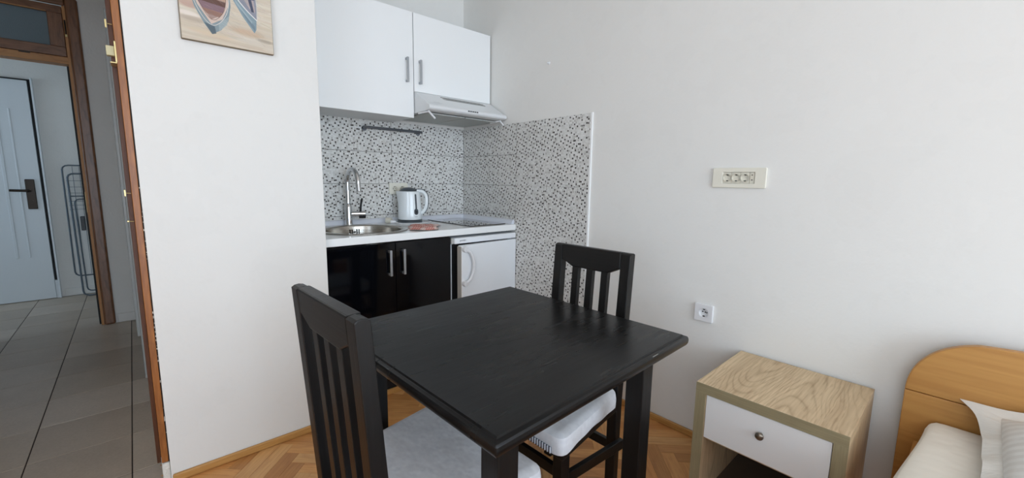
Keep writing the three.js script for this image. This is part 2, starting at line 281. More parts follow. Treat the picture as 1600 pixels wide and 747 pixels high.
struct(bx('ceiling', M.ceiling, scene, EL, 0.12, CEIL, CEIL + 0.1, ZE - 0.12, ZW + 0.2, 0));
// hall and entry
const hallFar = sgroup('wall_hall_far', [-2.2, 0, ZH - 0.06]);
{
  const q = merged([gbox(-2.12, HR, -0.05, CEIL, ZH - 0.12, ZH, 0), gbox(HL, -2.99, -0.05, CEIL, ZH - 0.12, ZH, 0), gbox(-2.99, -2.12, 2.47, CEIL, ZH - 0.12, ZH, 0)]);
  const m = add('plaster', q, M.wallHall, hallFar); const w = worldOf(hallFar); m.position.set(-w.x, -w.y, -w.z);
}
struct(bx('wall_hall_left', M.wallHall, scene, HL - 0.12, HL, -0.05, CEIL, ZH - 0.12, ZP - 0.16, 0));
struct(bx('wall_entry_front', M.wallHall, scene, EL, HL - 0.12, -0.05, CEIL, ZH - 0.12, ZH, 0));
struct(add('wall_entry_left', merged([gbox(EL, EL + 0.2, -0.05, CEIL, ZE, WIN3.z0, 0), gbox(EL, EL + 0.2, -0.05, CEIL, WIN3.z1, ZH - 0.12, 0), gbox(EL, EL + 0.2, -0.05, WIN3.y0, WIN3.z0, WIN3.z1, 0), gbox(EL, EL + 0.2, WIN3.y1, CEIL, WIN3.z0, WIN3.z1, 0)]), M.wallHall));
const win3 = sgroup('window_3', [EL + 0.1, WIN3.y0, (WIN3.z0 + WIN3.z1) / 2], 'small window at the left end of the entry');
{ const { z0, z1, y0, y1 } = WIN3, f = 0.05, m = add('window_frame', merged([gbox(EL + 0.07, EL + 0.13, y0, y0 + f, z0, z1, 0.003), gbox(EL + 0.07, EL + 0.13, y1 - f, y1, z0, z1, 0.003), gbox(EL + 0.07, EL + 0.13, y0, y1, z0, z0 + f, 0.003), gbox(EL + 0.07, EL + 0.13, y0, y1, z1 - f, z1, 0.003)]), M.whitePaint, win3), w = worldOf(win3); m.position.set(-w.x, -w.y, -w.z); bx('pane', M.pane, win3, EL + 0.098, EL + 0.102, y0 + f, y1 - f, z0 + f, z1 - f, 0); }
struct(bx('wall_entry', M.wallHall, scene, EL, -1.7, -0.05, CEIL, ZE - 0.12, ZE, 0));
struct(bx('wall_entry_right', M.wallHall, scene, -1.8, -1.7, -0.05, CEIL, ZE, ZH - 0.02, 0));

// ---------------------------------------------------------------- parquet
const floor = sgroup('floor', [-1.8, 0, 2.7], 'oak parquet laid in herringbone');
bx('screed', M.subfloor, floor, RL, 0.0, -0.06, -0.012, -0.0, ZW, 0);
{
  const w = 0.06, n = 5, L = w * n, c = Math.SQRT1_2, ox = -1.46, oz = 0.70, B = [RL, -0.0, ZP - 0.16, ZW];
  const clip = (poly, f) => { const out = []; for (let i = 0; i < poly.length; i++) { const a = poly[i], b = poly[(i + 1) % poly.length], fa = f(a), fb = f(b); if (fa >= 0) out.push(a); if ((fa >= 0) !== (fb >= 0)) { const t = fa / (fa - fb); out.push([a[0] + (b[0] - a[0]) * t, a[1] + (b[1] - a[1]) * t]); } } return out; };
  const strips = [];
  const frame = new THREE.Matrix4(); camera.updateMatrixWorld(true); camera.updateProjectionMatrix();
  const inv = camera.matrixWorld.clone().invert();
  for (let a = -140; a <= 140; a++) for (let b = -16; b <= 16; b++) for (const h of [0, 1]) {
    const u0 = (a + n * b) * w, v0 = (a - n * b) * w;
    const R = h === 0 ? [u0, u0 + L, v0, v0 + w] : [u0 + L, u0 + L + w, v0 + w - L, v0 + w], e = 0.0004;
    const uv = [[R[0] + e, R[2] + e], [R[1] - e, R[2] + e], [R[1] - e, R[3] - e], [R[0] + e, R[3] - e]];
    let poly = uv.map(([u, v]) => [ox + (u - v) * c, oz + (u + v) * c]);
    const cx = (poly[0][0] + poly[2][0]) / 2, cz = (poly[0][1] + poly[2][1]) / 2;
    if (cx < B[0] - 0.3 || cx > B[1] + 0.3 || cz < B[2] - 0.3 || cz > B[3] + 0.3) continue;
    const inside = (x0, x1, z0, z1) => { poly = clip(poly, (p) => p[0] - x0); poly = clip(poly, (p) => x1 - p[0]); poly = clip(poly, (p) => p[1] - z0); poly = clip(poly, (p) => z1 - p[1]); };
    inside(B[0], B[1], B[2], B[3]); if (poly.length < 3) continue;
    let area = 0; poly.forEach((p, i) => { const q = poly[(i + 1) % poly.length]; area += p[0] * q[1] - q[0] * p[1]; }); if (Math.abs(area) < 0.0002) continue;
    if (cx < PL) { poly = clip(poly, (p) => p[1] - ZP); if (poly.length < 3) continue; }
    if (poly.every((p) => p[0] < PR && p[0] > PL && p[1] < ZP)) continue;
    const v = V(cx, 0, cz).applyMatrix4(inv); const px = 800 + 651.65 * v.x / -v.z, py = 373.5 - 651.65 * v.y / -v.z;
    const vis = v.z < 0 && px > -40 && px < 1640 && py > 0 && py < 800 && cz < 2.4;
    strips.push({ poly, h, vis, d: v.length(), R });
  }
  strips.sort((p, q) => (q.vis - p.vis) || (p.d - q.d));
  const build = (s) => {
    const cxy = s.poly.reduce((t, p) => [t[0] + p[0] / s.poly.length, t[1] + p[1] / s.poly.length], [0, 0]);
    const sh = new THREE.Shape(s.poly.map((p) => new THREE.Vector2(p[0] - cxy[0], -(p[1] - cxy[1]))));
    const g = new THREE.ExtrudeGeometry(sh, { depth: 0.0116, bevelEnabled: true, bevelSize: 0.0004, bevelThickness: 0.0004, bevelOffset: -0.0004, bevelSegments: 1 });
    g.rotateX(-Math.PI / 2); g.translate(0, -0.012, 0);
    const p = g.attributes.position, uv = new Float32Array(p.count * 2), ou = rnd() * 4, ov = rnd() * 4;
    for (let i = 0; i < p.count; i++) { const x = p.getX(i), z = p.getZ(i), u = (x + z) * c, v = (z - x) * c; uv[i * 2] = (s.h === 0 ? v : u) + ou; uv[i * 2 + 1] = (s.h === 0 ? u : v) + ov; }
    g.setAttribute('uv', new THREE.BufferAttribute(uv, 2)); return [g, cxy];
  };
  reseed(77);
  strips.slice(0, 300).forEach((s) => { const [g, q] = build(s); add('parquet_strip', g, M.parquet[Math.floor(rnd() * 6)], floor, [q[0], 0, q[1]]); });
  const rest = strips.slice(300).map((s) => { const [g, q] = build(s); g.translate(q[0], 0, q[1]); return g; });
  if (rest.length) { const m = add('parquet_strip', merged(rest), M.parquetStuff, floor); const o = worldOf(floor); m.position.set(-o.x, -o.y, -o.z); m.userData.kind = 'stuff'; }
}
// ---------------------------------------------------------------- hall floor tiles
const floorHall = sgroup('floor_hall', [-2.5, 0, -1.2], 'greige square floor tiles of the hall with dark joints');
bx('grout', M.grout, floorHall, HL, HR, -0.06, -0.0022, ZE, ZP - 0.001, 0);
bx('grout', M.grout, floorHall, EL, HL, -0.06, -0.0022, ZE, ZH - 0.12, 0);
bx('grout', M.grout, floorHall, HR, -1.8, -0.06, -0.0022, ZE, ZH - 0.0, 0);
{
  reseed(99); const j = 0.0022;
  const xs = [-1.8]; for (let k = 0; k < 8; k++) xs.push(-2.011 - 0.333 * k); const zs = []; for (let k = -1; k < 14; k++) zs.push(0.470 + 0.345 - 0.345 * (k + 1));
  for (let a = 0; a + 1 < xs.length; a++) for (let b = 0; b + 1 < zs.length; b++) {
    let x1 = xs[a] - j, x0 = Math.max(xs[a + 1] + j, HL), z1 = Math.min(zs[b] - j, ZP - 0.001), z0 = Math.max(zs[b + 1] + j, ZE);
    if (z0 > ZH - 0.06) x1 = Math.min(x1, HR);
    if (x1 - x0 < 0.02 || z1 - z0 < 0.02) continue;
    bx('floor_tile', M.hallTile[Math.floor(rnd() * 3)], floorHall, x0, x1, -0.01, (rnd() - 0.5) * 0.0006, z0, z1, 0.0012);
  }
}
// skirting
const skirt = (name, x0, x1, z0, z1, mat = M.skirtWood, h = 0.033) => struct(bx(name, mat, scene, x0, x1, 0, h, z0, z1, 0.006, x1 - x0 > z1 - z0 ? 'x' : 'z', 2));
skirt('baseboard_left', PL + 0.004, PR, ZP, ZP + 0.015);
skirt('baseboard_right', -0.015, 0, 1.232, 2.56);
skirt('baseboard_kitchen', PR, -0.53, 0.56, 0.575);
skirt('baseboard_hall_far', -2.092, HR, ZH, ZH + 0.012, M.wallHall, 0.075);
skirt('baseboard_entry', -2.50, -1.8, ZE, ZE + 0.012, M.wallHall, 0.08);

// ---------------------------------------------------------------- kitchen wall tiles
{
  reseed(31);
  const T = 0.008, j = 0.0011, ys = [0.923, 0.976, 1.182, 1.388, 1.591];
  bx('tile_grout', M.groutDark, wallBack, PR, -0.001, 0.9, 1.590, 0, T - 0.0016, 0);
  const tile = (parent, ax, a0, a1, y0, y1, jj = j) => {
    const w = a1 - a0 - 2 * jj, h = y1 - y0 - 2 * jj, g = boxG(w, h, T, 0.0007); const q = uvBox(g, false, rnd() * 6, rnd() * 6);
    if (ax === 'x') add('wall_tile', q, M.mosaic, parent, [(a0 + a1) / 2, (y0 + y1) / 2, T / 2]);
    else { q.rotateY(-Math.PI / 2); add('wall_tile', q, M.mosaic, parent, [-T / 2, (y0 + y1) / 2, (a0 + a1) / 2]); }
  };
  for (let r = 0; r < 4; r++) for (const [a, b] of [[-1.2, -0.6], [-0.6, -T]]) tile(wallBack, 'x', a < -1 ? PR : a, b, ys[r], ys[r + 1]);
  const yr = [0.0]; for (let y = 1.388 - 0.2055 * 6; y < 1.4; y += 0.2055) yr.push(y); yr.push(1.591);
  bx('tile_grout', M.groutDark, wallRight, -T + 0.0016, 0, 0, 1.590, 0.008, 0.6035, 0);
  bx('tile_grout', M.groutLight, wallRight, -T + 0.0012, 0, 0, 1.590, 0.6035, 1.206, 0);
  for (let r = 0; r + 1 < yr.length; r++) { if (yr[r + 1] - yr[r] < 0.03) continue; tile(wallRight, 'z', 0.008, 0.6025, yr[r], yr[r + 1]); tile(wallRight, 'z', 0.6045, 1.2065, yr[r], yr[r + 1], 0.0005); }
  struct(bx('trim_1', M.profile, scene, -0.0105, 0, 0, 1.5935, 1.2065, 1.2185, 0.001), 'white edge strip at the free end of the mosaic tiles');
}

// ---------------------------------------------------------------- the room doorway (orange frame, seen edge on)
const door1 = sgroup('door_1', [-2.35, 0, ZP - 0.08], 'orange brown wooden frame of the doorway to the hall');
bx('frame_face', M.jamb, door1, -1.917, -1.8965, 0.085, 2.36, ZP - 0.075, ZP - 0.012, 0.002, 'y');
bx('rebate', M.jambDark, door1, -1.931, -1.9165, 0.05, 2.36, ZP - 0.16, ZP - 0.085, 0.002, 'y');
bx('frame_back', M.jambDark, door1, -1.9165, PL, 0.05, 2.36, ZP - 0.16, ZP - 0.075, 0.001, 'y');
bx('gap', M.blackSeal, door1, -1.8965, PL, 0.0, 2.36, ZP - 0.07, ZP - 0.02, 0);
bx('frame_face', M.jamb, door1, -2.80, -2.76, 0, 2.36, ZP - 0.16, ZP - 0.012, 0.002, 'y');
bx('frame_head', M.jamb, door1, -2.76, -1.917, 2.32, 2.36, ZP - 0.16, ZP - 0.012, 0.002, 'x');
bx('plaster_lump', M.chip, door1, -1.918, -1.893, 0.0, 0.082, ZP - 0.085, ZP - 0.006, 0.008, null, 3);
{
  reseed(5); const list = [];
  for (let i = 0; i < 30; i++) { const y = [0.25, 0.62, 0.66, 0.95, 1.02, 1.1, 0.5][Math.floor(rnd() * 7)] + (rnd() - 0.5) * 0.16, s = 0.0008 + rnd() * 0.0014; const g = new THREE.IcosahedronGeometry(s, 0); g.scale(1, 1 + rnd() * 2.4, 1); g.translate(-1.8955 + rnd() * 0.002, y, ZP - 0.014 - rnd() * 0.006); list.push(uvBox(g)); }
  const m = add('plaster_crumbs', merged(list), M.chip, door1); const w = worldOf(door1); m.position.set(-w.x, -w.y, -w.z); m.userData.kind = 'stuff';
}
// brass keeps on the rebate
for (const [y, h] of [[1.742, 0.028], [1.15, 0.024], [1.045, 0.006]]) {
  const k = bx('strike_plate', M.brass, door1, -1.938, -1.9325, y - h / 2, y + h / 2, ZP - 0.084, ZP - 0.078, 0.0008);
  add('strike_pin', uvBox(rod([-1.9325, y, ZP - 0.08], [-1.919, y - 0.001, ZP - 0.078], 0.0014)), M.brass, k);
  k.children[0].position.set(0.0, 0, 0); k.children[0].geometry.translate(1.93525, -y, -(ZP - 0.081));
}
{
  const k = bx('lock_keep', M.creamMetal, door1, -1.942, -1.920, 1.632, 1.665, ZP - 0.085, ZP - 0.06, 0.002);
  k.userData.label = 'cream lock keep box';
  bx('keep_plate', M.brass, k, -1.920, -1.9150, 1.602, 1.672, ZP - 0.075, ZP - 0.010, 0.001);
  bx('keep_lip', M.brass, k, -1.934, -1.916, 1.598, 1.602, ZP - 0.075, ZP - 0.010, 0.001);
}
// bathroom door in the hall's right wall, seen almost edge on
const door3 = sgroup('door_3', [HR, 0, -1.03], 'white painted door frame in the right wall of the hall');
bx('casing', M.whitePaint, door3, -1.977, HR, 0, 2.1, -1.53, -1.47, 0.006, null, 2);
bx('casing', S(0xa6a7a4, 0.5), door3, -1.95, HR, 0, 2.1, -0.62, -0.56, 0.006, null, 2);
bx('casing', M.whitePaint, door3, -1.94, HR, 2.1, 2.16, -1.53, -0.56, 0.006, null, 2);
bx('door_leaf', M.whitePaint, door3, -1.925, HR, 0.005, 2.1, -1.47, -0.62, 0.002);

// ---------------------------------------------------------------- doorway to the entry with transom
const door2 = sgroup('door_2', [-2.55, 0, ZH], 'dark brown wooden door frame with a glazed transom at the end of the hall');
{
  const x1 = -2.105, x0 = -3.005, xi = -2.187, xl = -2.92, top = 2.50;
  bx('casing', M.door2Wood, door2, xi + 0.012, x1, 0, top, ZH, ZH + 0.032, 0.0155, 'y', 4);
  bx('casing', M.door2Wood, door2, x0, xl - 0.012, 0, top, ZH, ZH + 0.032, 0.0155, 'y', 4);
  bx('casing', M.door2Wood, door2, xl - 0.012, xi + 0.012, 2.44, top, ZH, ZH + 0.03, 0.008, 'x', 3);
  bx('jamb', M.door2Edge, door2, xi - 0.004, xi + 0.014, 0, 2.44, ZH - 0.12, ZH + 0.012, 0.002, 'y');
  bx('jamb', M.door2Edge, door2, xl - 0.014, xl + 0.004, 0, 2.44, ZH - 0.12, ZH + 0.012, 0.002, 'y');
  bx('jamb_stop', M.blackSeal, door2, xi - 0.018, xi - 0.004, 0, 2.02, ZH - 0.10, ZH - 0.03, 0.001);
  bx('crossbar', M.door2Edge, door2, xl, xi - 0.002, 2.028, 2.078, ZH - 0.10, ZH + 0.012, 0.003, 'x');
  const tr = bx('transom_sash', M.door2Wood, door2, xl, xi - 0.006, 2.082, 2.15, ZH - 0.05, ZH + 0.006, 0.004, 'x');
  bx('transom_rail', M.door2Wood, tr, xl, xi - 0.006, 2.385, 2.436, ZH - 0.05, ZH + 0.006, 0.004, 'x');
  bx('transom_stile', M.door2Wood, tr, -2.272, xi - 0.006, 2.15, 2.385, ZH - 0.05, ZH + 0.006, 0.004, 'y');
  bx('transom_stile', M.door2Wood, tr, xl, xl + 0.08, 2.15, 2.385, ZH - 0.05, ZH + 0.006, 0.004, 'y');
  bx('transom_bead', M.door2Edge, tr, xl + 0.08, -2.272, 2.383, 2.389, ZH - 0.01, ZH + 0.008, 0.001, 'x');
  bx('pane', M.paneFrost, tr, xl + 0.08, -2.272, 2.15, 2.385, ZH - 0.028, ZH - 0.022, 0);
  bx('catch', M.bronze, door2, -2.432, -2.375, 2.070, 2.082, ZH + 0.002, ZH + 0.016, 0.002);
  bx('strike_plate', M.brass, door2, xi - 0.0055, xi - 0.003, 0.92, 1.08, ZH - 0.03, ZH + 0.006, 0.0005);
  const hg = add('hinge', uvBox(rod([xi + 0.004, 2.24, ZH + 0.016], [xi + 0.004, 2.34, ZH + 0.016], 0.005)), M.bronze, door2, [0, 0, 0]);
  { const w = worldOf(door2); hg.position.set(-w.x, -w.y, -w.z); }
  bx('hinge', M.brass, door2, xi - 0.002, xi + 0.011, 2.222, 2.24, ZH + 0.011, ZH + 0.022, 0.002);
}
// entry door at the very end
const door4 = sgroup('door_4', [-3.0, 0, ZE + 0.03], 'white entry door with grooved panels');
{
  const xr = -2.556, xl = -3.26, z = ZE + 0.045, th = 0.04;
  const leaf = bx('door_leaf', M.entryDoor, door4, xl, xr, 0.004, 2.06, ZE + 0.005, z, 0.003);
  bx('seal', M.blackSeal, door4, xr + 0.0, xr + 0.02, 0.18, 2.075, ZE, ZE + 0.02, 0.001);
  bx('frame', M.entryDoor, door4, xr + 0.02, xr + 0.034, 0, 2.09, ZE, ZE + 0.05, 0.003);
  bx('frame', M.entryDoor, door4, xr + 0.0, xr + 0.02, 0, 0.18, ZE, ZE + 0.04, 0.003);
  bx('seal', M.blackSeal, door4, xl, xr + 0.02, 2.061, 2.075, ZE, ZE + 0.03, 0.001);
  const rib = (x, y0, y1, w = 0.018) => { const g = extrude(roundRect(w, y1 - y0, w * 0.45), 0.004, 0.003); add('panel_ridge', uvBox(g), M.entryDoor, leaf, [x, (y0 + y1) / 2, z - 0.003]); };
  for (const x of [-2.77, -2.69, -2.94, -3.02, -3.1]) { rib(x, 0.42, 1.80, x === -2.77 ? 0.022 : 0.013); }
  const h = bx('handle_plate', M.bronze, door4, -2.656, -2.594, 0.882, 1.162, z, z + 0.014, 0.007, null, 3);
  const lev = add('lever', uvBox(tube([[-2.628, 1.055, z + 0.012], [-2.63, 1.055, z + 0.045], [-2.655, 1.056, z + 0.055], [-2.75, 1.06, z + 0.055]], 0.0115, 24, 8)), M.bronze, h);
  { const w = worldOf(h); lev.position.set(-w.x, -w.y, -w.z); }
  const cyl = add('cylinder', uvBox(rod([-2.625, 0.955, z + 0.008], [-2.625, 0.955, z + 0.018], 0.011)), M.bronze, h); { const w = worldOf(h); cyl.position.set(-w.x, -w.y, -w.z); }
}
// folded clothes airer against the entry wall
{
  const rk = base('drying_rack', 'folded grey metal clothes airer leaning on the entry wall behind the brown door frame', 'drying rack', [-2.16, 0, ZE + 0.05]);
  const put = (n, g, m) => { const q = add(n, g, m, rk); const w = worldOf(rk); q.position.set(-w.x, -w.y, -w.z); return q; };
  const z = ZE + 0.06, L = -2.408, R = -1.90;
  put('outer_frame', bentTube([[R, 1.30, z - 0.03], [L, 1.30, z - 0.03], [L + 0.0, 0.205, z + 0.01], [R, 0.205, z + 0.01]], 0.05, 0.0065, 90), M.rackTube);
  put('leg_frame', bentTube([[R, 1.22, z - 0.01], [L + 0.03, 1.22, z - 0.01], [L + 0.045, 0.008, z + 0.07], [R, 0.008, z + 0.07]], 0.05, 0.0075, 90), M.rackTube);
  put('inner_frame', bentTube([[R, 0.97, z + 0.01], [L + 0.06, 0.97, z + 0.01], [L + 0.075, 0.05, z + 0.05], [R, 0.05, z + 0.05]], 0.04, 0.006, 90), M.rackTube);
  put('crossbar', uvBox(rod([L + 0.03, 1.0, z], [R, 1.0, z], 0.006)), M.rackTube);
  for (let i = 0; i < 9; i++) put('wire', uvBox(rod([L + 0.07 + i * 0.047, 1.29, z - 0.03], [L + 0.07 + i * 0.047, 0.215, z + 0.01], 0.0022, 6)), M.rackWire);
  for (const y of [1.15, 1.09, 1.03, 0.95, 0.91, 0.87]) put('wire', uvBox(rod([L + 0.02, y, z - 0.015], [R, y, z - 0.015], 0.002, 6)), M.rackWire);
  put('hinge_block', gbox(L + 0.085, L + 0.115, 0.66, 0.80, z - 0.02, z + 0.03, 0.004), M.darkPlastic);
}
{ // small dark hook on the entry wall
  const g = merged([uvBox(rod([-2.235, 1.44, ZE], [-2.235, 1.44, ZE + 0.03], 0.006)), uvBox(new THREE.SphereGeometry(0.012, 10, 8).translate(-2.235, 1.44, ZE + 0.032))]);
  g.translate(2.235, -1.44, -ZE); tag(add('wall_hook', g, M.blackMatt, scene, [-2.235, 1.44, ZE]), 'small dark hook on the entry wall above the clothes airer', 'hook');
}

// ---------------------------------------------------------------- wall cabinets
function handleBar(parent, x, y0, y1, z, mat, w = 0.012) {
  const h = bx('handle', mat, parent, x - w / 2, x + w / 2, y0, y1, z + 0.018, z + 0.027, 0.002);
  for (const y of [y0 + 0.008, y1 - 0.008]) bx('handle_post', mat, h, x - w / 2, x + w / 2, y - 0.006, y + 0.006, z, z + 0.019, 0.001);
  return h;
}
{
  const z = 0.327;
  const a = base('wall_cabinet', 'larger white wall cabinet left of the cooker hood above the sink', 'cabinet', [-0.9, 1.585, 0.16]);
  bx('carcass', M.carcass, a, -1.2, -0.6015, 1.587, 2.19, 0.009, z - 0.02, 0.001);
  const d = bx('door', M.whiteLac, a, -1.199, -0.603, 1.585, 2.192, z - 0.018, z, 0.0015);
  handleBar(d, -0.650, 1.785, 1.927, z, M.handleGrey);
  const b = base('wall_cabinet', 'shorter white wall cabinet above the cooker hood', 'cabinet', [-0.3, 1.742, 0.16]);
  bx('carcass', M.carcass, b, -0.5995, -0.009, 1.744, 2.19, 0.009, z - 0.02, 0.001);
  const e = bx('door', M.whiteLac, b, -0.598, -0.010, 1.742, 2.192, z - 0.018, z, 0.0015);
  handleBar(e, -0.562, 1.785, 1.926, z, M.handleGrey);
}
// ---------------------------------------------------------------- cooker hood
{
  const h = base('cooker_hood', 'white slim cooker hood under the shorter wall cabinet', 'cooker hood', [-0.3, 1.605, 0.25]);
  const x0 = -0.598, x1 = -0.011, put = (n, g, m, par = h) => { const q = add(n, g, m, par); const w = worldOf(par); q.position.set(-w.x, -w.y, -w.z); return q; };
  const sh = new THREE.Shape(); // profile in (z, y)
  sh.moveTo(0.01, 1.609); sh.lineTo(0.01, 1.741); sh.lineTo(0.325, 1.741); sh.lineTo(0.335, 1.738); sh.lineTo(0.478, 1.655); sh.lineTo(0.478, 1.622); sh.lineTo(0.45, 1.615); sh.lineTo(0.05, 1.609);
  const g = extrude(sh, x1 - x0 - 0.004, 0.002); g.rotateY(-Math.PI / 2); g.translate(x1 - 0.002, 0, 0); put('body', uvBox(g), M.hood);
  const lp = new THREE.Shape(); lp.moveTo(0.470, 1.657); lp.quadraticCurveTo(0.504, 1.652, 0.506, 1.634); lp.quadraticCurveTo(0.506, 1.616, 0.470, 1.616);
  const lg = extrude(lp, x1 - x0 + 0.002, 0.003); lg.rotateY(-Math.PI / 2); lg.translate(x1 + 0.001, 0, 0); const lip = put('front_lip', uvBox(lg), M.hood);
  // vent grille on the slope: slots
  const gr = []; const sl = Math.atan2(1.655 - 1.738, 0.478 - 0.335);
  for (let r = 0; r < 3; r++) for (let i = 0; i < 40; i++) { const x = -0.432 + r * 0.012 + i * 0.0079; const q = boxG(0.0046, 0.0014, 0.0072, 0); q.rotateX(-sl); const t = 0.17 + r * 0.085; q.translate(x, 1.738 + (1.655 - 1.738) * t + 0.0004, 0.335 + (0.478 - 0.335) * t); gr.push(uvBox(q)); }
  put('vent_slots', merged(gr), M.darkPlastic);
  const frame = boxG(0.335, 0.0012, 0.042, 0); frame.rotateX(-sl); frame.translate(-0.262, 1.738 - 0.083 * 0.255 - 0.0001, 0.335 + 0.143 * 0.255); put('vent_grille', uvBox(frame), M.fridgeGrey);
  for (let i = 0; i < 5; i++) put('button', uvBox(boxG(0.012, 0.007, 0.004, 0.001).translate(-0.322 + i * 0.0165, 1.638, 0.5055)), M.darkPlastic);
  bx('filter', M.hoodFilter, h, x0 + 0.03, -0.308, 1.603, 1.610, 0.06, 0.44, 0.001);
  bx('filter', M.hoodFilter, h, -0.300, x1 - 0.03, 1.603, 1.610, 0.06, 0.44, 0.001);
  for (const x of [-0.585, -0.035]) { const q = put('hinge_lever', merged([uvBox(rod([x - 0.03, 1.602, 0.40], [x, 1.611, 0.468], 0.0045)), uvBox(rod([x, 1.611, 0.468], [x + 0.042, 1.575, 0.468], 0.006)), uvBox(new THREE.SphereGeometry(0.0075, 10, 8).translate(x, 1.611, 0.468))]), M.whitePlastic); }
  // faint printed maker's word on the slope
  const t = canvasTex(128, 32, (c, w, hh) => { c.fillStyle = '#e4e5e5'; c.fillRect(0, 0, w, hh); c.fillStyle = '#a9abac'; c.font = '24px sans-serif'; c.fillText('gorenje', 14, 23); });
  const q = new THREE.PlaneGeometry(0.062, 0.0155); q.rotateX(-Math.PI / 2 - sl); q.translate(-0.515, 1.738 - 0.083 * 0.80 + 0.0016, 0.335 + 0.143 * 0.80 + 0.0012); put('maker_print', q, P(0xffffff, 0.32, { map: t }));
}
// ---------------------------------------------------------------- towel rail
{
  const r = base('towel_rail', 'dark metal towel rail on the mosaic tiles under the wall cabinet', 'towel rail', [-0.59, 1.54, 0.03]);
  const put = (n, g, m) => { const q = add(n, g, m, r); const w = worldOf(r); q.position.set(-w.x, -w.y, -w.z); };
  put('bar', uvBox(rod([-0.80, 1.538, 0.04], [-0.385, 1.538, 0.04], 0.0085, 14)), M.darkChrome = S(0x74787e, 0.28, { metalness: 0.85 }));
  for (const x of [-0.785, -0.40]) put('mount', merged([uvBox(rod([x, 1.538, 0.008], [x, 1.538, 0.04], 0.008)), uvBox(rod([x, 1.532, 0.008], [x, 1.532, 0.014], 0.016, 16))]), M.darkChrome);
}
// ---------------------------------------------------------------- base cabinet, worktop, fridge
{
  const c = base('base_cabinet', 'gloss black base cabinet with two doors under the sink', 'cabinet', [-0.885, 0, 0.3]);
  const cq = add('carcass', merged([gbox(-1.247, -1.229, 0.1, 0.879, 0.012, 0.582, 0.001), gbox(-0.545, -0.527, 0.1, 0.879, 0.012, 0.582, 0.001), gbox(-1.229, -0.545, 0.1, 0.118, 0.012, 0.582, 0.001), gbox(-1.229, -0.545, 0.118, 0.879, 0.012, 0.02, 0.001)]), M.blackMatt, c); cq.position.set(0.885, 0, -0.3);
  bx('plinth', M.blackMatt, c, -1.247, -0.527, 0.002, 0.1, 0.03, 0.555, 0.001);
  const d1 = bx('door', M.blackGloss, c, -1.248, -0.8855, 0.105, 0.876, 0.584, 0.603, 0.0015);
  const d2 = bx('door', M.blackGloss, c, -0.8815, -0.529, 0.105, 0.876, 0.584, 0.603, 0.0015);
  handleBar(d1, -0.921, 0.698, 0.838, 0.603, M.alu, 0.013); handleBar(d2, -0.842, 0.698, 0.838, 0.603, M.alu, 0.013);
  const w = base('worktop', 'white kitchen worktop with a round sink cut-out and low upstand', 'worktop', [-0.625, 0.882, 0.3]);
  const sh = new THREE.Shape([[PR + 0.004, -0.611], [-0.0095, -0.611], [-0.0095, -0.009], [PR + 0.004, -0.009]].map((p) => new THREE.Vector2(p[0], p[1])));
  const g = extrude(sh, 0.040 - 0.008, 0.004, [circ(-0.945, -0.337, 0.226)], 48); g.rotateX(-Math.PI / 2); g.translate(0.625, 0.004, -0.3);
  add('slab', uvBox(g), M.worktop, w, [-0.625, 0.883, 0.3]);
  const up = (len) => { const s = new THREE.Shape(); s.moveTo(0, 0); s.lineTo(0.024, 0); s.quadraticCurveTo(0.022, 0.018, 0.010, 0.028); s.lineTo(0, 0.030); return extrude(s, len, 0.0008); };
  const ub = up(-0.0095 - (PR + 0.004)); ub.rotateY(Math.PI / 2); ub.scale(1, 1, -1); // along x, profile toward +z
  { const p = ub.attributes.position; const ix = ub.index; if (ix) { const a = ix.array; for (let i = 0; i < a.length; i += 3) { const t = a[i]; a[i] = a[i + 1]; a[i + 1] = t; } } else { for (let i = 0; i < p.count; i += 3) for (let k = 0; k < 3; k++) { const t = p.array[i * 3 + k]; p.array[i * 3 + k] = p.array[(i + 1) * 3 + k]; p.array[(i + 1) * 3 + k] = t; } } ub.computeVertexNormals(); }
  add('upstand', uvBox(ub), M.upstand, w, [PR + 0.004, 0.9235, 0.009]);
  const us = up(0.575); us.scale(-1, 1, 1); { const p = us.attributes.position; for (let i = 0; i < p.count; i += 3) for (let k = 0; k < 3; k++) { const t = p.array[i * 3 + k]; p.array[i * 3 + k] = p.array[(i + 1) * 3 + k]; p.array[(i + 1) * 3 + k] = t; } us.computeVertexNormals(); }
  add('upstand', uvBox(us), M.upstand, w, [-0.0095, 0.9235, 0.02]);
}
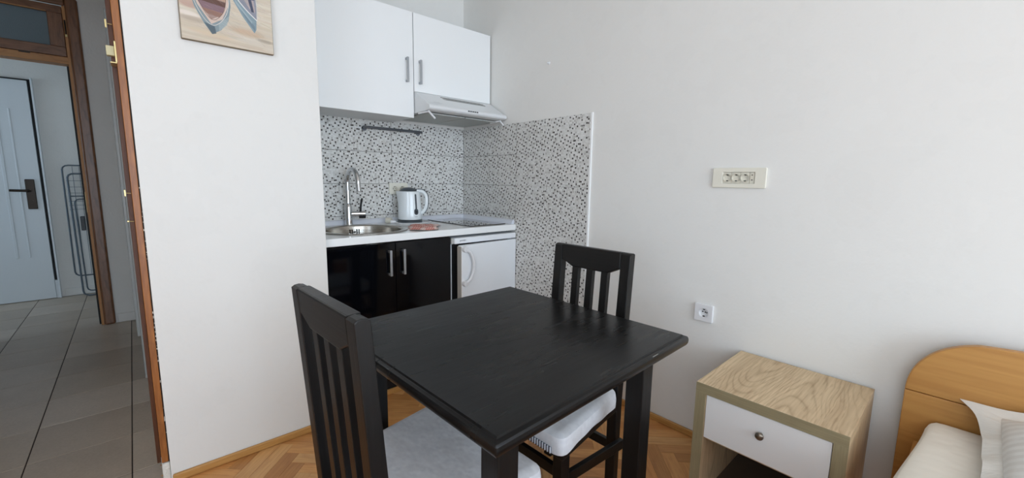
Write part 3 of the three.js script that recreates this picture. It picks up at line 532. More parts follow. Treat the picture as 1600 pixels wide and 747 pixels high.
{
  const f = base('fridge', 'small white fridge under the worktop with its door slightly open', 'fridge', [-0.27, 0, 0.3]);
  const z = 0.572;
  bx('body', M.fridgeWhite, f, -0.524, -0.5, 0.02, 0.832, 0.03, z, 0.003);
  bx('body', M.fridgeWhite, f, -0.036, -0.012, 0.02, 0.832, 0.03, z, 0.003);
  bx('interior', M.gasket, f, -0.5, -0.036, 0.02, 0.832, 0.03, z - 0.012, 0.001);
  const lid = bx('top_lid', M.fridgeWhite, f, -0.508, -0.012, 0.832, 0.868, 0.03, 0.618, 0.006, null, 3);
  bx('lid_end', M.fridgeGrey, lid, -0.524, -0.508, 0.832, 0.868, 0.03, 0.606, 0.004, null, 2);
  const t = canvasTex(128, 32, (c, w, h) => { c.fillStyle = '#e6e8ea'; c.fillRect(0, 0, w, h); c.fillStyle = '#62666a'; c.font = 'bold 25px sans-serif'; c.fillText('gorenje', 12, 23); });
  const q = new THREE.PlaneGeometry(0.058, 0.0135); add('maker_print', q, P(0xffffff, 0.3, { map: t }), lid, [-0.448, 0.851, 0.6183]);
  // door turns on its right edge, a few degrees open
  const turn = 0.085, hx = -0.014, w = 0.478;
  const dg = merged([boxG(w, 0.72, 0.042, 0.008, 3).translate(-w / 2, 0, 0.021)]); dg.rotateY(turn);
  const d = add('door', uvBox(dg), M.fridgeWhite, f, [hx, 0.465, 0.578]);
  const sg = boxG(0.006, 0.71, 0.036, 0.002).translate(-w - 0.0015, 0, 0.020); sg.rotateY(turn); add('door_edge', uvBox(sg), M.fridgeBeige, d, [hx, 0.465, 0.578]);
  const hp = []; const zf = 0.045;
  const bow = new THREE.TubeGeometry(new THREE.CatmullRomCurve3([V(-w + 0.012, 0.105, 0), V(-w + 0.05, 0.085, 0.008), V(-w + 0.074, 0.03, 0.014), V(-w + 0.074, -0.03, 0.014), V(-w + 0.05, -0.085, 0.008), V(-w + 0.012, -0.105, 0)]), 40, 0.010, 10);
  bow.scale(1, 1, 0.8); bow.translate(0, 0.235, zf + 0.008); hp.push(bow);
  for (const y of [0.105, -0.105]) { const s = new THREE.CylinderGeometry(0.0175, 0.019, 0.022, 20); s.rotateX(Math.PI / 2); s.translate(-w + 0.018, 0.235 + y, zf + 0.006); hp.push(s); }
  const hg = merged(hp.map((g) => uvBox(g))); hg.rotateY(turn); add('handle', hg, M.whitePlastic, d, [hx, 0.465, 0.578]);
}
// ---------------------------------------------------------------- sink and tap
{
  const s = base('sink', 'round stainless steel sink set in the white worktop', 'sink', [-0.945, 0.76, 0.337]);
  const prof = [[0.246, 0.9245], [0.246, 0.9275], [0.240, 0.9290], [0.218, 0.9285], [0.211, 0.9265], [0.207, 0.920], [0.203, 0.85], [0.195, 0.80], [0.17, 0.776], [0.12, 0.768], [0.05, 0.766], [0.03, 0.764], [0.0, 0.764], [0.0, 0.7615], [0.03, 0.7615], [0.12, 0.765], [0.172, 0.773], [0.198, 0.798], [0.206, 0.85], [0.21, 0.918], [0.212, 0.9245]].map((p) => new THREE.Vector2(p[0], p[1] - 0.76));
  add('bowl', new THREE.LatheGeometry(prof, 72), M.steel, s, [-0.945, 0.76, 0.337]);
  const ov = []; const R = 0.2035, cx = -0.945, cz = 0.337;
  for (const [a, w, h] of [[-0.13, 0.007, 0.034], [-0.07, 0.007, 0.034], [0.0, 0.016, 0.009], [0.07, 0.007, 0.034], [0.13, 0.007, 0.034]]) { const th = Math.PI * 0.96 + 0; const ang = th - a; const g = boxG(w, h, 0.003, 0.001); g.rotateY(ang + Math.PI); g.translate(cx + Math.sin(ang) * R, 0.888, cz + Math.cos(ang) * R); ov.push(uvBox(g)); }
  const q = add('overflow_slots', merged(ov), M.hole, s); { const w = worldOf(s); q.position.set(-w.x, -w.y, -w.z); }
  const dr = new THREE.CylinderGeometry(0.034, 0.034, 0.004, 24); add('drain', uvBox(dr), M.chrome, s, [-0.945, 0.767, 0.337]);
}
{
  const x = -0.925, z = 0.0625, y = 0.923, t = base('tap', 'chrome gooseneck kitchen tap behind the round sink', 'tap', [x, y, z]);
  const put = (n, g, m, par = t) => { const q = add(n, g, m, par); const w = worldOf(par); q.position.set(-w.x, -w.y, -w.z); return q; };
  const prof = [[0, 0.9232], [0.027, 0.9232], [0.027, 0.930], [0.0225, 0.934], [0.0225, 1.035], [0.020, 1.045], [0.0150, 1.052], [0.0150, 1.06], [0, 1.06]].map((p) => new THREE.Vector2(p[0], p[1] - y)); put('body', new THREE.LatheGeometry(prof, 28).translate(x, y, z), M.chrome);
  put('spout', new THREE.TubeGeometry((() => { const c = new THREE.CurvePath(); c.add(new THREE.LineCurve3(V(x, 1.05, z), V(x, 1.185, z))); const pts = []; for (let i = 0; i <= 16; i++) { const a = Math.PI - Math.PI * i / 16; pts.push(V(x, 1.185 + Math.sin(a) * 0.083, z + 0.083 + Math.cos(a) * 0.083)); } c.add(new THREE.CatmullRomCurve3(pts)); c.add(new THREE.LineCurve3(V(x, 1.185, z + 0.166), V(x + 0.001, 1.140, z + 0.172))); return c; })(), 70, 0.0142, 16), M.chrome);
  const val = put('valve', uvBox(rod([x + 0.012, 0.995, z + 0.012], [x + 0.092, 0.995, z + 0.03], 0.0175, 20)), M.chrome);
  put('valve_cap', uvBox(rod([x + 0.058, 0.982, z + 0.022], [x + 0.095, 0.982, z + 0.031], 0.0165, 20)), M.blackMatt, val);
  put('lever', uvBox(tube([[x + 0.066, 1.005, z + 0.024], [x + 0.070, 1.05, z + 0.026], [x + 0.078, 1.092, z + 0.028]], 0.0062, 16, 10)), M.blackMatt);
}
// ---------------------------------------------------------------- hob
{
  const h = base('hob', 'black glass two zone hob set into the worktop beside the tiled wall', 'hob', [-0.2, 0.923, 0.3]);
  bx('glass', M.glassBlack, h, -0.352, -0.058, 0.9235, 0.9285, 0.045, 0.562, 0.0015);
  for (const [x, z, r] of [[-0.205, 0.18, 0.085], [-0.205, 0.40, 0.10]]) { const g = new THREE.TorusGeometry(r, 0.0008, 6, 60); g.rotateX(Math.PI / 2); add('zone_ring', uvBox(g), M.handleGrey, h, [x, 0.9286, z]); }
}
// ---------------------------------------------------------------- kettle
{
  const kx = -0.531, kz = 0.118, ky = 0.9235, k = base('kettle', 'white electric kettle with dark lid and water gauge on the worktop', 'kettle', [kx, ky, kz]);
  const dirX = 0.740, dirZ = 0.672;      // handle side
  const body = new THREE.LatheGeometry([[0, 0.022], [0.076, 0.022], [0.0795, 0.026], [0.079, 0.06], [0.0765, 0.12], [0.072, 0.17], [0.068, 0.206], [0.066, 0.212], [0, 0.212]].map((p) => new THREE.Vector2(p[0], p[1])), 48);
  { const p = body.attributes.position; for (let i = 0; i < p.count; i++) { const y = p.getY(i), x = p.getX(i), z = p.getZ(i), d = -(x * dirX + z * dirZ), r = Math.hypot(x, z); if (r > 0.03 && d > 0.02) { const s = Math.pow(clamp01(d / r), 10) * smooth(0.13, 0.212, y) * 0.026; p.setX(i, x - dirX * s); p.setZ(i, z - dirZ * s); } } body.computeVertexNormals(); }
  add('body', body, M.kettle, k, [kx, ky, kz]);
  const put = (n, g, m, par = k) => add(n, g, m, par, [kx, ky, kz]);
  put('base', new THREE.LatheGeometry([[0, 0], [0.078, 0], [0.0805, 0.004], [0.0795, 0.022], [0, 0.022]].map((p) => new THREE.Vector2(p[0], p[1])), 48), M.kettleGrey);
  const lid = new THREE.LatheGeometry([[0.060, 0.211], [0.056, 0.218], [0.040, 0.230], [0.02, 0.236], [0, 0.237]].map((p) => new THREE.Vector2(p[0], p[1])), 36); lid.translate(-dirX * 0.008, 0, -dirZ * 0.008); put('lid', lid, M.kettleGrey);
  const A = (r, y) => V(dirX * r, y, dirZ * r);
  put('handle', new THREE.TubeGeometry(new THREE.CatmullRomCurve3([A(0.05, 0.214), A(0.085, 0.211), A(0.108, 0.190), A(0.114, 0.15), A(0.108, 0.105), A(0.09, 0.075), A(0.074, 0.066)]), 50, 0.0125, 12), M.kettle);
  put('handle_grip', new THREE.TubeGeometry(new THREE.CatmullRomCurve3([A(0.03, 0.222), A(0.088, 0.2215), A(0.1165, 0.196), A(0.124, 0.15), A(0.1165, 0.10), A(0.098, 0.066)]), 50, 0.0052, 8), M.kettleGrey);
  // water gauge on the side facing the room, right of the middle
  const on = (ang, y, w, h, r, tilt) => { const q = extrude(roundRect(w, h, w * 0.48), 0.0015, 0.0006); q.rotateX(-tilt); q.rotateY(ang); q.translate(Math.sin(ang) * r, y, Math.cos(ang) * r); return uvBox(q); };
  const ang = 0.06;
  const gz = put('water_gauge', merged([on(ang, 0.138, 0.0115, 0.112, 0.0742, 0.075), on(ang, 0.077, 0.031, 0.040, 0.0765, 0.04)]), M.kettleGrey);
  put('switch', on(ang, 0.077, 0.017, 0.022, 0.0785, 0.04), M.darkPlastic, gz);
  const t = canvasTex(128, 32, (c, w, h) => { c.fillStyle = '#e8edee'; c.fillRect(0, 0, w, h); c.fillStyle = '#5d6468'; c.font = 'bold 26px sans-serif'; c.fillText('PHILIPS', 6, 25); });
  const q = new THREE.PlaneGeometry(0.026, 0.0068); q.rotateY(ang); q.translate(Math.sin(ang) * 0.0802, 0.044, Math.cos(ang) * 0.0802); put('maker_print', q, P(0xffffff, 0.25, { map: t }));
}
{ // kettle plug and lead lying beside it
  const p = base('power_plug', 'white power plug with its lead lying on the worktop beside the kettle', 'plug', [-0.676, 0.9235, 0.100]);
  const g = new THREE.CylinderGeometry(0.019, 0.019, 0.034, 20); g.rotateX(Math.PI / 2); g.rotateY(0.7); add('plug_head', uvBox(g), M.creamIn, p, [-0.676, 0.9435, 0.100]);
  const n = new THREE.CylinderGeometry(0.007, 0.0115, 0.034, 14); n.rotateX(Math.PI / 2); n.rotateY(1.1); add('plug_neck', uvBox(n), M.whitePlastic, p, [-0.657, 0.936, 0.124]);
  add('lead', uvBox(tube([[-0.646, 0.934, 0.134], [-0.632, 0.9275, 0.168], [-0.58, 0.9269, 0.215], [-0.50, 0.9269, 0.225], [-0.41, 0.9269, 0.19], [-0.39, 0.9275, 0.10], [-0.40, 0.9275, 0.045]], 0.0032, 40, 8)), M.whitePlastic, p, [0, 0, 0]);
  const l = p.children[2], w = worldOf(p); l.position.set(-w.x, -w.y, -w.z);
}
{ // red and white cleaning cloth
  const n = 30, g = new THREE.PlaneGeometry(0.27, 0.17, n, n); g.rotateX(-Math.PI / 2); const p = g.attributes.position;
  for (let i = 0; i < p.count; i++) { const x = p.getX(i), z = p.getZ(i), u = x / 0.27 + 0.5, v = z / 0.17 + 0.5; const e = Math.min(u, 1 - u, v, 1 - v); p.setY(i, 0.0012 + smooth(0, 0.16, e) * (0.006 + 0.016 * fbm(u * 0.9, v * 0.9, 5, 4, 3, 7)) + 0.003 * Math.abs(Math.sin(u * 9 + v * 4))); p.setX(i, x + 0.012 * Math.sin(v * 7 + 1)); p.setZ(i, z + 0.012 * Math.sin(u * 8)); }
  g.computeVertexNormals(); g.rotateY(0.95);
  tag(add('cleaning_cloth', g, M.rag, scene, [-0.622, 0.9240, 0.45]), 'crumpled red and white cleaning cloth on the worktop between sink and hob', 'cloth');
}
// ---------------------------------------------------------------- sockets (built facing +z, then turned)
function socketWell(par, x, y, z, r, mat, pins, group) {
  const cup = new THREE.LatheGeometry([[0, -0.010], [r * 0.86, -0.010], [r * 0.9, -0.009], [r, 0.0], [r * 1.08, 0.001], [r * 1.10, 0]].map((p) => new THREE.Vector2(p[0], p[1])), 32); cup.rotateX(Math.PI / 2); cup.translate(x, y, z);
  const c = new THREE.Mesh(cup, mat); c.name = 'socket'; par.add(c); c.castShadow = c.receiveShadow = true;
  const hs = []; for (const [dx, dy] of pins) { const h = new THREE.CylinderGeometry(r * 0.15, r * 0.15, 0.002, 10); h.rotateX(Math.PI / 2); h.translate(x + dx * r, y + dy * r, z - 0.0095); hs.push(uvBox(h)); }
  for (const s of [1, -1]) { hs.push(uvBox(boxG(r * 0.42, r * 0.2, 0.006, 0.0005).translate(x, y + s * r * 0.82, z - 0.006))); }
  const m = new THREE.Mesh(merged(hs), M.hole); m.name = 'contact_hole'; c.add(m); return c;
}
{
  const s = base('wall_socket', 'cream triple wall socket plate high on the right wall', 'socket', [0, 1.241, 1.994]); s.rotation.y = -Math.PI / 2;
  const W = 0.212, H = 0.084, sh = roundRect(W, H, 0.006), hole = new THREE.Path(); const hw = 0.063, hh = 0.0235; hole.moveTo(-hw, -hh); hole.lineTo(-hw, hh); hole.lineTo(hw, hh); hole.lineTo(hw, -hh); hole.closePath();
  const g = extrude(sh, 0.006, 0.0022, [hole]); g.translate(0, 0, 0.0025); const pl = new THREE.Mesh(uvBox(g), M.cream); pl.name = 'plate'; s.add(pl);
  for (let i = 0; i < 3; i++) { const cx = -0.0455 + i * 0.0355, q = new THREE.Shape(); const a = 0.0172, b = 0.0225; q.moveTo(cx - a, -b); q.lineTo(cx + a, -b); q.lineTo(cx + a, b); q.lineTo(cx - a, b); q.holes.push(circ(cx, 0, 0.0162)); const mg = new THREE.ExtrudeGeometry(q, { depth: 0.006, bevelEnabled: false, curveSegments: 20 }); mg.translate(0, 0, 0.0018); const mm = new THREE.Mesh(uvBox(mg), M.creamIn); mm.name = 'socket_module'; s.add(mm); socketWell(mm, cx, 0, 0.0105, 0.0150, M.creamIn, [[-0.55, 0], [0.55, 0]]); }
  const mg = boxG(0.0165, 0.045, 0.006, 0.0005).translate(0.0530, 0, 0.0048); const mm = new THREE.Mesh(uvBox(mg), M.creamIn); mm.name = 'switch_module'; s.add(mm);
  const hs = [0.012, -0.008].map((y) => { const h = new THREE.CylinderGeometry(0.0022, 0.0022, 0.002, 10); h.rotateX(Math.PI / 2); h.translate(0.0530, y, 0.0082); return uvBox(h); }); const hm = new THREE.Mesh(merged(hs), M.hole); hm.name = 'contact_hole'; mm.add(hm);
  const bk = new THREE.Mesh(uvBox(boxG(W - 0.004, H - 0.004, 0.0025, 0).translate(0, 0, 0.0013)), M.cream); bk.name = 'back_box'; s.add(bk);

  const t = base('wall_socket', 'white single wall socket low on the right wall beside the table corner', 'socket', [0, 0.6255, 1.8965]); t.rotation.y = -Math.PI / 2;
  const g2 = extrude(roundRect(0.084, 0.082, 0.005), 0.007, 0.003, [circ(0, 0, 0.0212)], 24); g2.translate(0, 0, 0.003); const p2 = new THREE.Mesh(uvBox(g2), M.whitePlastic); p2.name = 'plate'; t.add(p2);
  socketWell(t, 0, 0, 0.0125, 0.0198, M.whitePlastic, [[-0.35, 0.2], [0.25, 0.15], [0.62, 0.1]]);
  const u = base('wall_socket', 'cream double wall socket on the mosaic tiles behind the kettle', 'socket', [-0.5585, 1.1495, 0.008]);
  const g3 = extrude(roundRect(0.137, 0.077, 0.004), 0.006, 0.002, [circ(-0.028, 0, 0.0165), circ(0.028, 0, 0.0165)], 24); g3.translate(0, 0, 0.003); const p3 = new THREE.Mesh(uvBox(g3), M.cream); p3.name = 'plate'; u.add(p3);
  socketWell(u, -0.028, 0, 0.0115, 0.0153, M.creamIn, [[-0.5, 0], [0.5, 0]]); socketWell(u, 0.028, 0, 0.0115, 0.0153, M.creamIn, [[-0.5, 0], [0.5, 0]]);
}
{ // wall plug
  const g = merged([uvBox(new THREE.CylinderGeometry(0.0075, 0.0085, 0.008, 14).rotateZ(Math.PI / 2).translate(-0.004, 0, 0)), uvBox(new THREE.CylinderGeometry(0.003, 0.003, 0.014, 10).rotateZ(Math.PI / 2).translate(-0.010, 0, 0))]);
  tag(add('wall_plug', g, M.whitePlastic, scene, [0, 1.914, 0.874]), 'small white screw plug stuck in the upper right wall', 'wall plug');
}
// ---------------------------------------------------------------- picture
{
  const x0 = -1.735, x1 = -1.432, y0 = 1.716, y1 = 2.17, z = ZP, p = base('canvas_picture', 'canvas picture of two rowing boats on the white pier beside the doorway', 'picture', [(x0 + x1) / 2, y0, z + 0.01]);
  const w = x1 - x0, h = y1 - y0;
  const edge = tex(256, 256, (u, v) => mixc([150, 138, 118], [120, 108, 90], fbm(u, v, 6, 20, 3, 201)));
  bx('canvas', S(0xffffff, 0.9, { map: rep(edge, 3) }), p, x0, x1, y0, y1, z + 0.0005, z + 0.02, 0.004, null, 2);
  const t = canvasTex(720, 1080, (c, W, H) => {
    reseed(314); let du = 0, dv = 0, ku = 1; const X = (u) => (u * ku + du) * W, Y = (v) => (v + dv) * H;              // v down from the top edge
    c.fillStyle = '#d8cab4'; c.fillRect(0, 0, W, H);
    const cols = ['#e3dacc', '#cfc0aa', '#ccb7a0', '#d9ccb8', '#c0ae9a', '#ece6da', '#c9beb0'];
    for (let i = 0; i < 900; i++) { c.globalAlpha = 0.10 + rnd() * 0.16; c.fillStyle = cols[Math.floor(rnd() * cols.length)]; const yy = rnd() * H, xx = rnd() * W, ww = 60 + rnd() * 300, hh = 3 + rnd() * 16; c.beginPath(); c.ellipse(xx, yy, ww, hh, 0.06, 0, 7); c.fill(); }
    for (const [a, b, ww, hh, col, al] of [[0.10, 0.72, 0.16, 0.04, '#b9988a', 0.5], [0.08, 0.80, 0.14, 0.018, '#f0ebe2', 0.6], [0.12, 0.84, 0.15, 0.02, '#a9988c', 0.4], [0.70, 0.86, 0.20, 0.03, '#c8ab8c', 0.45], [0.9, 0.9, 0.12, 0.012, '#8a7d70', 0.45], [0.3, 0.93, 0.3, 0.02, '#d9c4a6', 0.5]]) { for (let k = 0; k < 14; k++) { c.globalAlpha = al * 0.16; c.fillStyle = col; c.beginPath(); c.ellipse(X(a + (rnd() - 0.5) * 0.03), Y(b + (rnd() - 0.5) * 0.02), X(ww) * (0.5 + rnd() * 0.6), Y(hh) * (0.5 + rnd() * 0.8), 0.08, 0, 7); c.fill(); } }
    const poly = (pts, col, al = 1) => { c.globalAlpha = al; c.fillStyle = col; c.beginPath(); pts.forEach((q, i) => (i ? c.lineTo(X(q[0]), Y(q[1])) : c.moveTo(X(q[0]), Y(q[1])))); c.closePath(); c.fill(); };
    const curve = (pts, col, lw, al = 1) => { c.globalAlpha = al; c.strokeStyle = col; c.lineWidth = lw; c.lineJoin = 'round'; c.beginPath(); c.moveTo(X(pts[0][0]), Y(pts[0][1])); for (let i = 1; i < pts.length - 1; i++) { const m = [(pts[i][0] + pts[i + 1][0]) / 2, (pts[i][1] + pts[i + 1][1]) / 2]; c.quadraticCurveTo(X(pts[i][0]), Y(pts[i][1]), X(m[0]), Y(m[1])); } const e = pts[pts.length - 1]; c.lineTo(X(e[0]), Y(e[1])); c.stroke(); };
    du = -0.095; ku = 1.10; dv = -0.008;
    // left boat, bow pointing down
    poly([[0.13, 0.30], [0.16, 0.55], [0.22, 0.74], [0.30, 0.86], [0.37, 0.935], [0.46, 0.89], [0.54, 0.80], [0.57, 0.68], [0.56, 0.45], [0.53, 0.30]], '#8b999d');
    poly([[0.30, 0.85], [0.37, 0.935], [0.41, 0.925], [0.40, 0.87]], '#55626b', 0.8); poly([[0.44, 0.84], [0.55, 0.76], [0.52, 0.84], [0.44, 0.90]], '#a7b3b5', 0.8);
    poly([[0.14, 0.30], [0.18, 0.56], [0.25, 0.72], [0.37, 0.855], [0.48, 0.80], [0.55, 0.68], [0.545, 0.45], [0.51, 0.30]], '#d9c2b4');
    poly([[0.17, 0.30], [0.21, 0.56], [0.27, 0.70], [0.37, 0.82], [0.46, 0.775], [0.525, 0.67], [0.52, 0.45], [0.49, 0.30]], '#a68c82');
    poly([[0.23, 0.635], [0.52, 0.66], [0.515, 0.70], [0.25, 0.68]], '#6b4f47'); poly([[0.25, 0.68], [0.51, 0.70], [0.49, 0.75], [0.29, 0.735]], '#8b7076'); poly([[0.29, 0.735], [0.49, 0.752], [0.45, 0.79], [0.33, 0.775]], '#9b786a');
    poly([[0.19, 0.585], [0.53, 0.61], [0.525, 0.655], [0.215, 0.63]], '#bfa08c'); poly([[0.18, 0.42], [0.53, 0.44], [0.53, 0.50], [0.19, 0.48]], '#c2a590'); poly([[0.2, 0.50], [0.52, 0.52], [0.525, 0.60], [0.21, 0.58]], '#7a5b4d');
    curve([[0.17, 0.3], [0.2, 0.55], [0.27, 0.71], [0.37, 0.835], [0.46, 0.79], [0.535, 0.68], [0.53, 0.3]], '#6f5a50', 4, 0.8); curve([[0.13, 0.3], [0.17, 0.56], [0.24, 0.75], [0.36, 0.88], [0.47, 0.83], [0.56, 0.7], [0.56, 0.4]], '#efe2d8', 5, 0.8);
    du = -0.035; ku = 1.0; dv = -0.045;
    // right boat
    poly([[0.55, 0.42], [0.60, 0.66], [0.70, 0.78], [0.82, 0.895], [0.845, 0.86], [0.86, 0.70], [0.84, 0.45]], '#8a9da5'); poly([[0.66, 0.70], [0.83, 0.84], [0.83, 0.88], [0.76, 0.82]], '#70838c', 0.7); poly([[0.61, 0.64], [0.80, 0.80], [0.80, 0.82], [0.63, 0.68]], '#a9b9be', 0.8);
    poly([[0.58, 0.42], [0.615, 0.60], [0.72, 0.70], [0.855, 0.775], [0.86, 0.66], [0.83, 0.42]], '#92939e'); poly([[0.64, 0.55], [0.83, 0.56], [0.84, 0.62], [0.68, 0.62]], '#5b5e70'); poly([[0.72, 0.63], [0.83, 0.62], [0.845, 0.72], [0.78, 0.70]], '#b7a8a6'); poly([[0.76, 0.60], [0.80, 0.60], [0.83, 0.72], [0.80, 0.72]], '#4c5164'); poly([[0.66, 0.48], [0.68, 0.48], [0.69, 0.60], [0.67, 0.60]], '#4c5164');
    curve([[0.57, 0.5], [0.61, 0.61], [0.73, 0.71], [0.86, 0.785]], '#eeebe6', 8, 0.95); curve([[0.85, 0.5], [0.868, 0.66], [0.862, 0.78]], '#cfd0d2', 4, 0.9);
    du = 0; dv = 0; c.globalAlpha = 0.5; for (let i = 0; i < 420; i++) { c.strokeStyle = rnd() < 0.5 ? '#53606a' : '#efe6da'; c.globalAlpha = 0.08 + rnd() * 0.12; c.lineWidth = 1 + rnd() * 2; const xx = 0.15 + rnd() * 0.7, yy = 0.4 + rnd() * 0.5; c.beginPath(); c.moveTo(X(xx), Y(yy)); c.lineTo(X(xx + 0.04 + rnd() * 0.06), Y(yy + 0.01 + rnd() * 0.04)); c.stroke(); }
    curve([[0.86, 0.75], [0.93, 0.765], [1.0, 0.78]], '#a89678', 3, 0.6); c.globalAlpha = 1;
  });
  const q = new THREE.PlaneGeometry(w - 0.004, h - 0.004); add('print', q, S(0xffffff, 0.85, { map: t, bumpMap: rep(bumpCloth, 4, 6), bumpScale: 0.0004 }), p, [(x0 + x1) / 2, (y0 + y1) / 2, z + 0.0203]);
}

// ---------------------------------------------------------------- table
{
  const t = base('dining_table', 'square black stained wooden dining table between the two chairs', 'table', [-1.079, 0, 1.7345]);
  const W = 0.804, D = 0.811, th = 0.75, hw = W / 2, hd = D / 2, put = (n, g, y = 0) => { const m = new THREE.Mesh(g, n === 'tabletop' ? M.tableWood : M.blackWood); m.name = n; m.position.y = y; m.castShadow = m.receiveShadow = true; t.add(m); return m; };
  // moulded top: sweep a profile round the rectangle
  const prof = [[-0.03, -0.036], [-0.011, -0.036], [-0.005, -0.0325], [-0.0012, -0.026], [0.0, -0.017], [-0.001, -0.0105], [-0.004, -0.006], [-0.008, -0.0042], [-0.0135, -0.0036], [-0.0150, -0.0022], [-0.0165, 0.0], [-0.03, 0.0]];
  const pos = [], uv = [], nSeg = prof.length, cor = 5, ring = [];
  for (const [sx, sz, a0] of [[1, 1, 0], [-1, 1, Math.PI / 2], [-1, -1, Math.PI], [1, -1, 1.5 * Math.PI]]) for (let k = 0; k <= cor; k++) { const a = a0 + (Math.PI / 2) * k / cor; ring.push([sx * (hw - 0.006), sz * (hd - 0.006), Math.cos(a), Math.sin(a)]); }
  const P3 = (r, q) => { const e = q[0] + 0.006, m = Math.max(e, -0.0001); return e >= 0 ? [r[0] + r[2] * e, q[1], r[1] + r[3] * e] : [r[0] + Math.sign(r[0]) * e, q[1], r[1] + Math.sign(r[1]) * e]; };
  const tri = (...v) => { for (const p of v) { pos.push(...p); uv.push(p[2] * 1.0, p[0] * 1.0); } };
  for (let i = 0; i < ring.length; i++) { const a = ring[i], b = ring[(i + 1) % ring.length]; for (let k = 0; k + 1 < nSeg; k++) { const A = P3(a, prof[k]), B = P3(b, prof[k]), C = P3(b, prof[k + 1]), Dd = P3(a, prof[k + 1]); tri(A, C, B); tri(A, Dd, C); } tri(P3(a, prof[nSeg - 1]), [0, 0, 0], P3(b, prof[nSeg - 1])); tri(P3(b, prof[0]), [0, -0.036, 0], P3(a, prof[0])); }
  const g = new THREE.BufferGeometry(); g.setAttribute('position', new THREE.Float32BufferAttribute(pos, 3)); g.setAttribute('uv', new THREE.Float32BufferAttribute(uv, 2)); g.computeVertexNormals(); put('tabletop', toCreasedNormals(g, 0.45), th);
  const inset = 0.075, lw = 0.059;
  for (const [sx, sz] of [[-1, 1], [1, 1], [1, -1], [-1, -1]]) { const q = grainBox(lw, th - 0.036, lw, 0.003, 'y', 2); const m = put('leg', q, (th - 0.036) / 2); m.position.x = sx * (hw - inset - lw / 2); m.position.z = sz * (hd - inset - lw / 2); }
  const a = hw - inset - lw, b = hd - inset - lw;
  for (const s of [-1, 1]) { let q = put('apron', grainBox(2 * a, 0.05, 0.02, 0.002, 'x'), th - 0.0615); q.position.z = s * (hd - inset - 0.018); q = put('apron', grainBox(0.02, 0.05, 2 * b, 0.002, 'z'), th - 0.0615); q.position.x = s * (hw - inset - 0.018); }
  { const q = boxG(0.03, 0.0016, 0.0022, 0.0005); const m = new THREE.Mesh(uvBox(q), S(0x9a958e, 0.8)); m.name = 'worn_edge'; m.position.set(0.19, th - 0.0072, hd - 0.0038); t.add(m); }
  t.rotation.y = 0.029;
}
// ---------------------------------------------------------------- chairs: built facing +x about their own middle
function prism(pts, d, bevel = 0.002) { const g = extrude(pts, d - 2 * bevel, bevel); g.translate(0, 0, -d / 2 + bevel); return g; }
function makeChair(label) {
  const c = base('dining_chair', label, 'chair', [0, 0, 0]);
  const put = (n, g, m = M.chairWood) => { const q = new THREE.Mesh(g, m); q.name = n; q.castShadow = q.receiveShadow = true; c.add(q); return q; };
  const back = -0.202, T = 0.034, hb = 0.180, pw = 0.040, top = 0.957, lean = (y) => (y < 0.40 ? 0 : (y - 0.40) / 0.557 * 0.038);
  const X = (y) => back - lean(y);
  for (const s of [-1, 1]) { const pts = [[X(0) + 0.006, 0], [X(0) + T, 0], [X(0.4) + T + 0.004, 0.40], [X(top) + T, top - 0.007], [X(top) + T * 0.8, top - 0.002], [X(top) + T * 0.5, top], [X(top) + T * 0.2, top - 0.0015], [X(top), top - 0.006], [X(0.4), 0.40]]; const g = uvBox(prism(pts, pw, 0.0025), false); g.translate(0, 0, s * (hb - pw / 2)); put('post', g); }
  // curved top rail with a deeper middle
  const rail = new THREE.Shape(), hi = hb - pw; rail.moveTo(-hi, 0); rail.lineTo(hi, 0); rail.lineTo(hi, -0.062); rail.lineTo(hi - 0.055, -0.088); rail.lineTo(-hi + 0.055, -0.088); rail.lineTo(-hi, -0.062); rail.closePath();
  const th = Math.atan2(0.038, 0.557);
  { const g = extrude(rail, 0.022, 0.005); g.translate(0, 0, -0.011); g.rotateY(Math.PI / 2); g.rotateZ(th); g.translate(X(top) + T / 2, top - 0.0005, 0); put('top_rail', uvBox(g, true)); }
  for (let i = -1; i <= 1; i++) { const y0 = 0.40, y1 = top - 0.084, pts = [[X(y0) + 0.007, y0], [X(y0) + 0.028, y0], [X(y1) + 0.027, y1], [X(y1) + 0.006, y1]]; const g = uvBox(prism(pts, 0.030, 0.0015)); g.translate(0, 0, i * 0.070); put('slat', g); }
  put('lower_rail', grainBox(0.022, 0.04, 2 * hi, 0.002, 'z').translate(back + 0.019, 0.385, 0));
  for (const s of [-1, 1]) put('leg', grainBox(0.040, 0.362, 0.038, 0.003, 'y').translate(0.182, 0.181, s * 0.200));
  const seat = new THREE.Shape([[0.208, -0.226], [0.208, 0.226], [-0.165, 0.180], [-0.165, -0.180]].map((p) => new THREE.Vector2(p[0], p[1])));
  { const g = extrude(seat, 0.026, 0.003); g.rotateX(-Math.PI / 2); g.translate(0, 0.361, 0); put('seat', uvBox(g)); }
  for (const s of [-1, 1]) { const g = grainBox(0.345, 0.038, 0.018, 0.002, 'x'); g.rotateY(s * 0.08); g.translate(-0.005, 0.235, s * 0.188); put('stretcher', g); }
  put('stretcher', grainBox(0.018, 0.038, 0.38, 0.002, 'z').translate(0.17, 0.28, 0)); put('stretcher', grainBox(0.018, 0.036, 0.29, 0.002, 'z').translate(-0.185, 0.20, 0));
  return c;
}
const chair1 = makeChair('dark wooden dining chair with slatted back standing left of the table');
const chair2 = chair1.clone(); chair2.name = numbered('dining_chair'); scene.add(chair2); chair2.userData = { ...chair1.userData, label: 'dark wooden dining chair with slatted back between the table and the right wall' };
chair1.userData.group = chair2.userData.group = 'dining chairs at the black table';
chair1.position.set(-1.398, 0, 1.745); chair1.rotation.y = 0.037;
chair2.position.set(-0.796, 0, 1.682); chair2.rotation.y = Math.PI + 0.026;
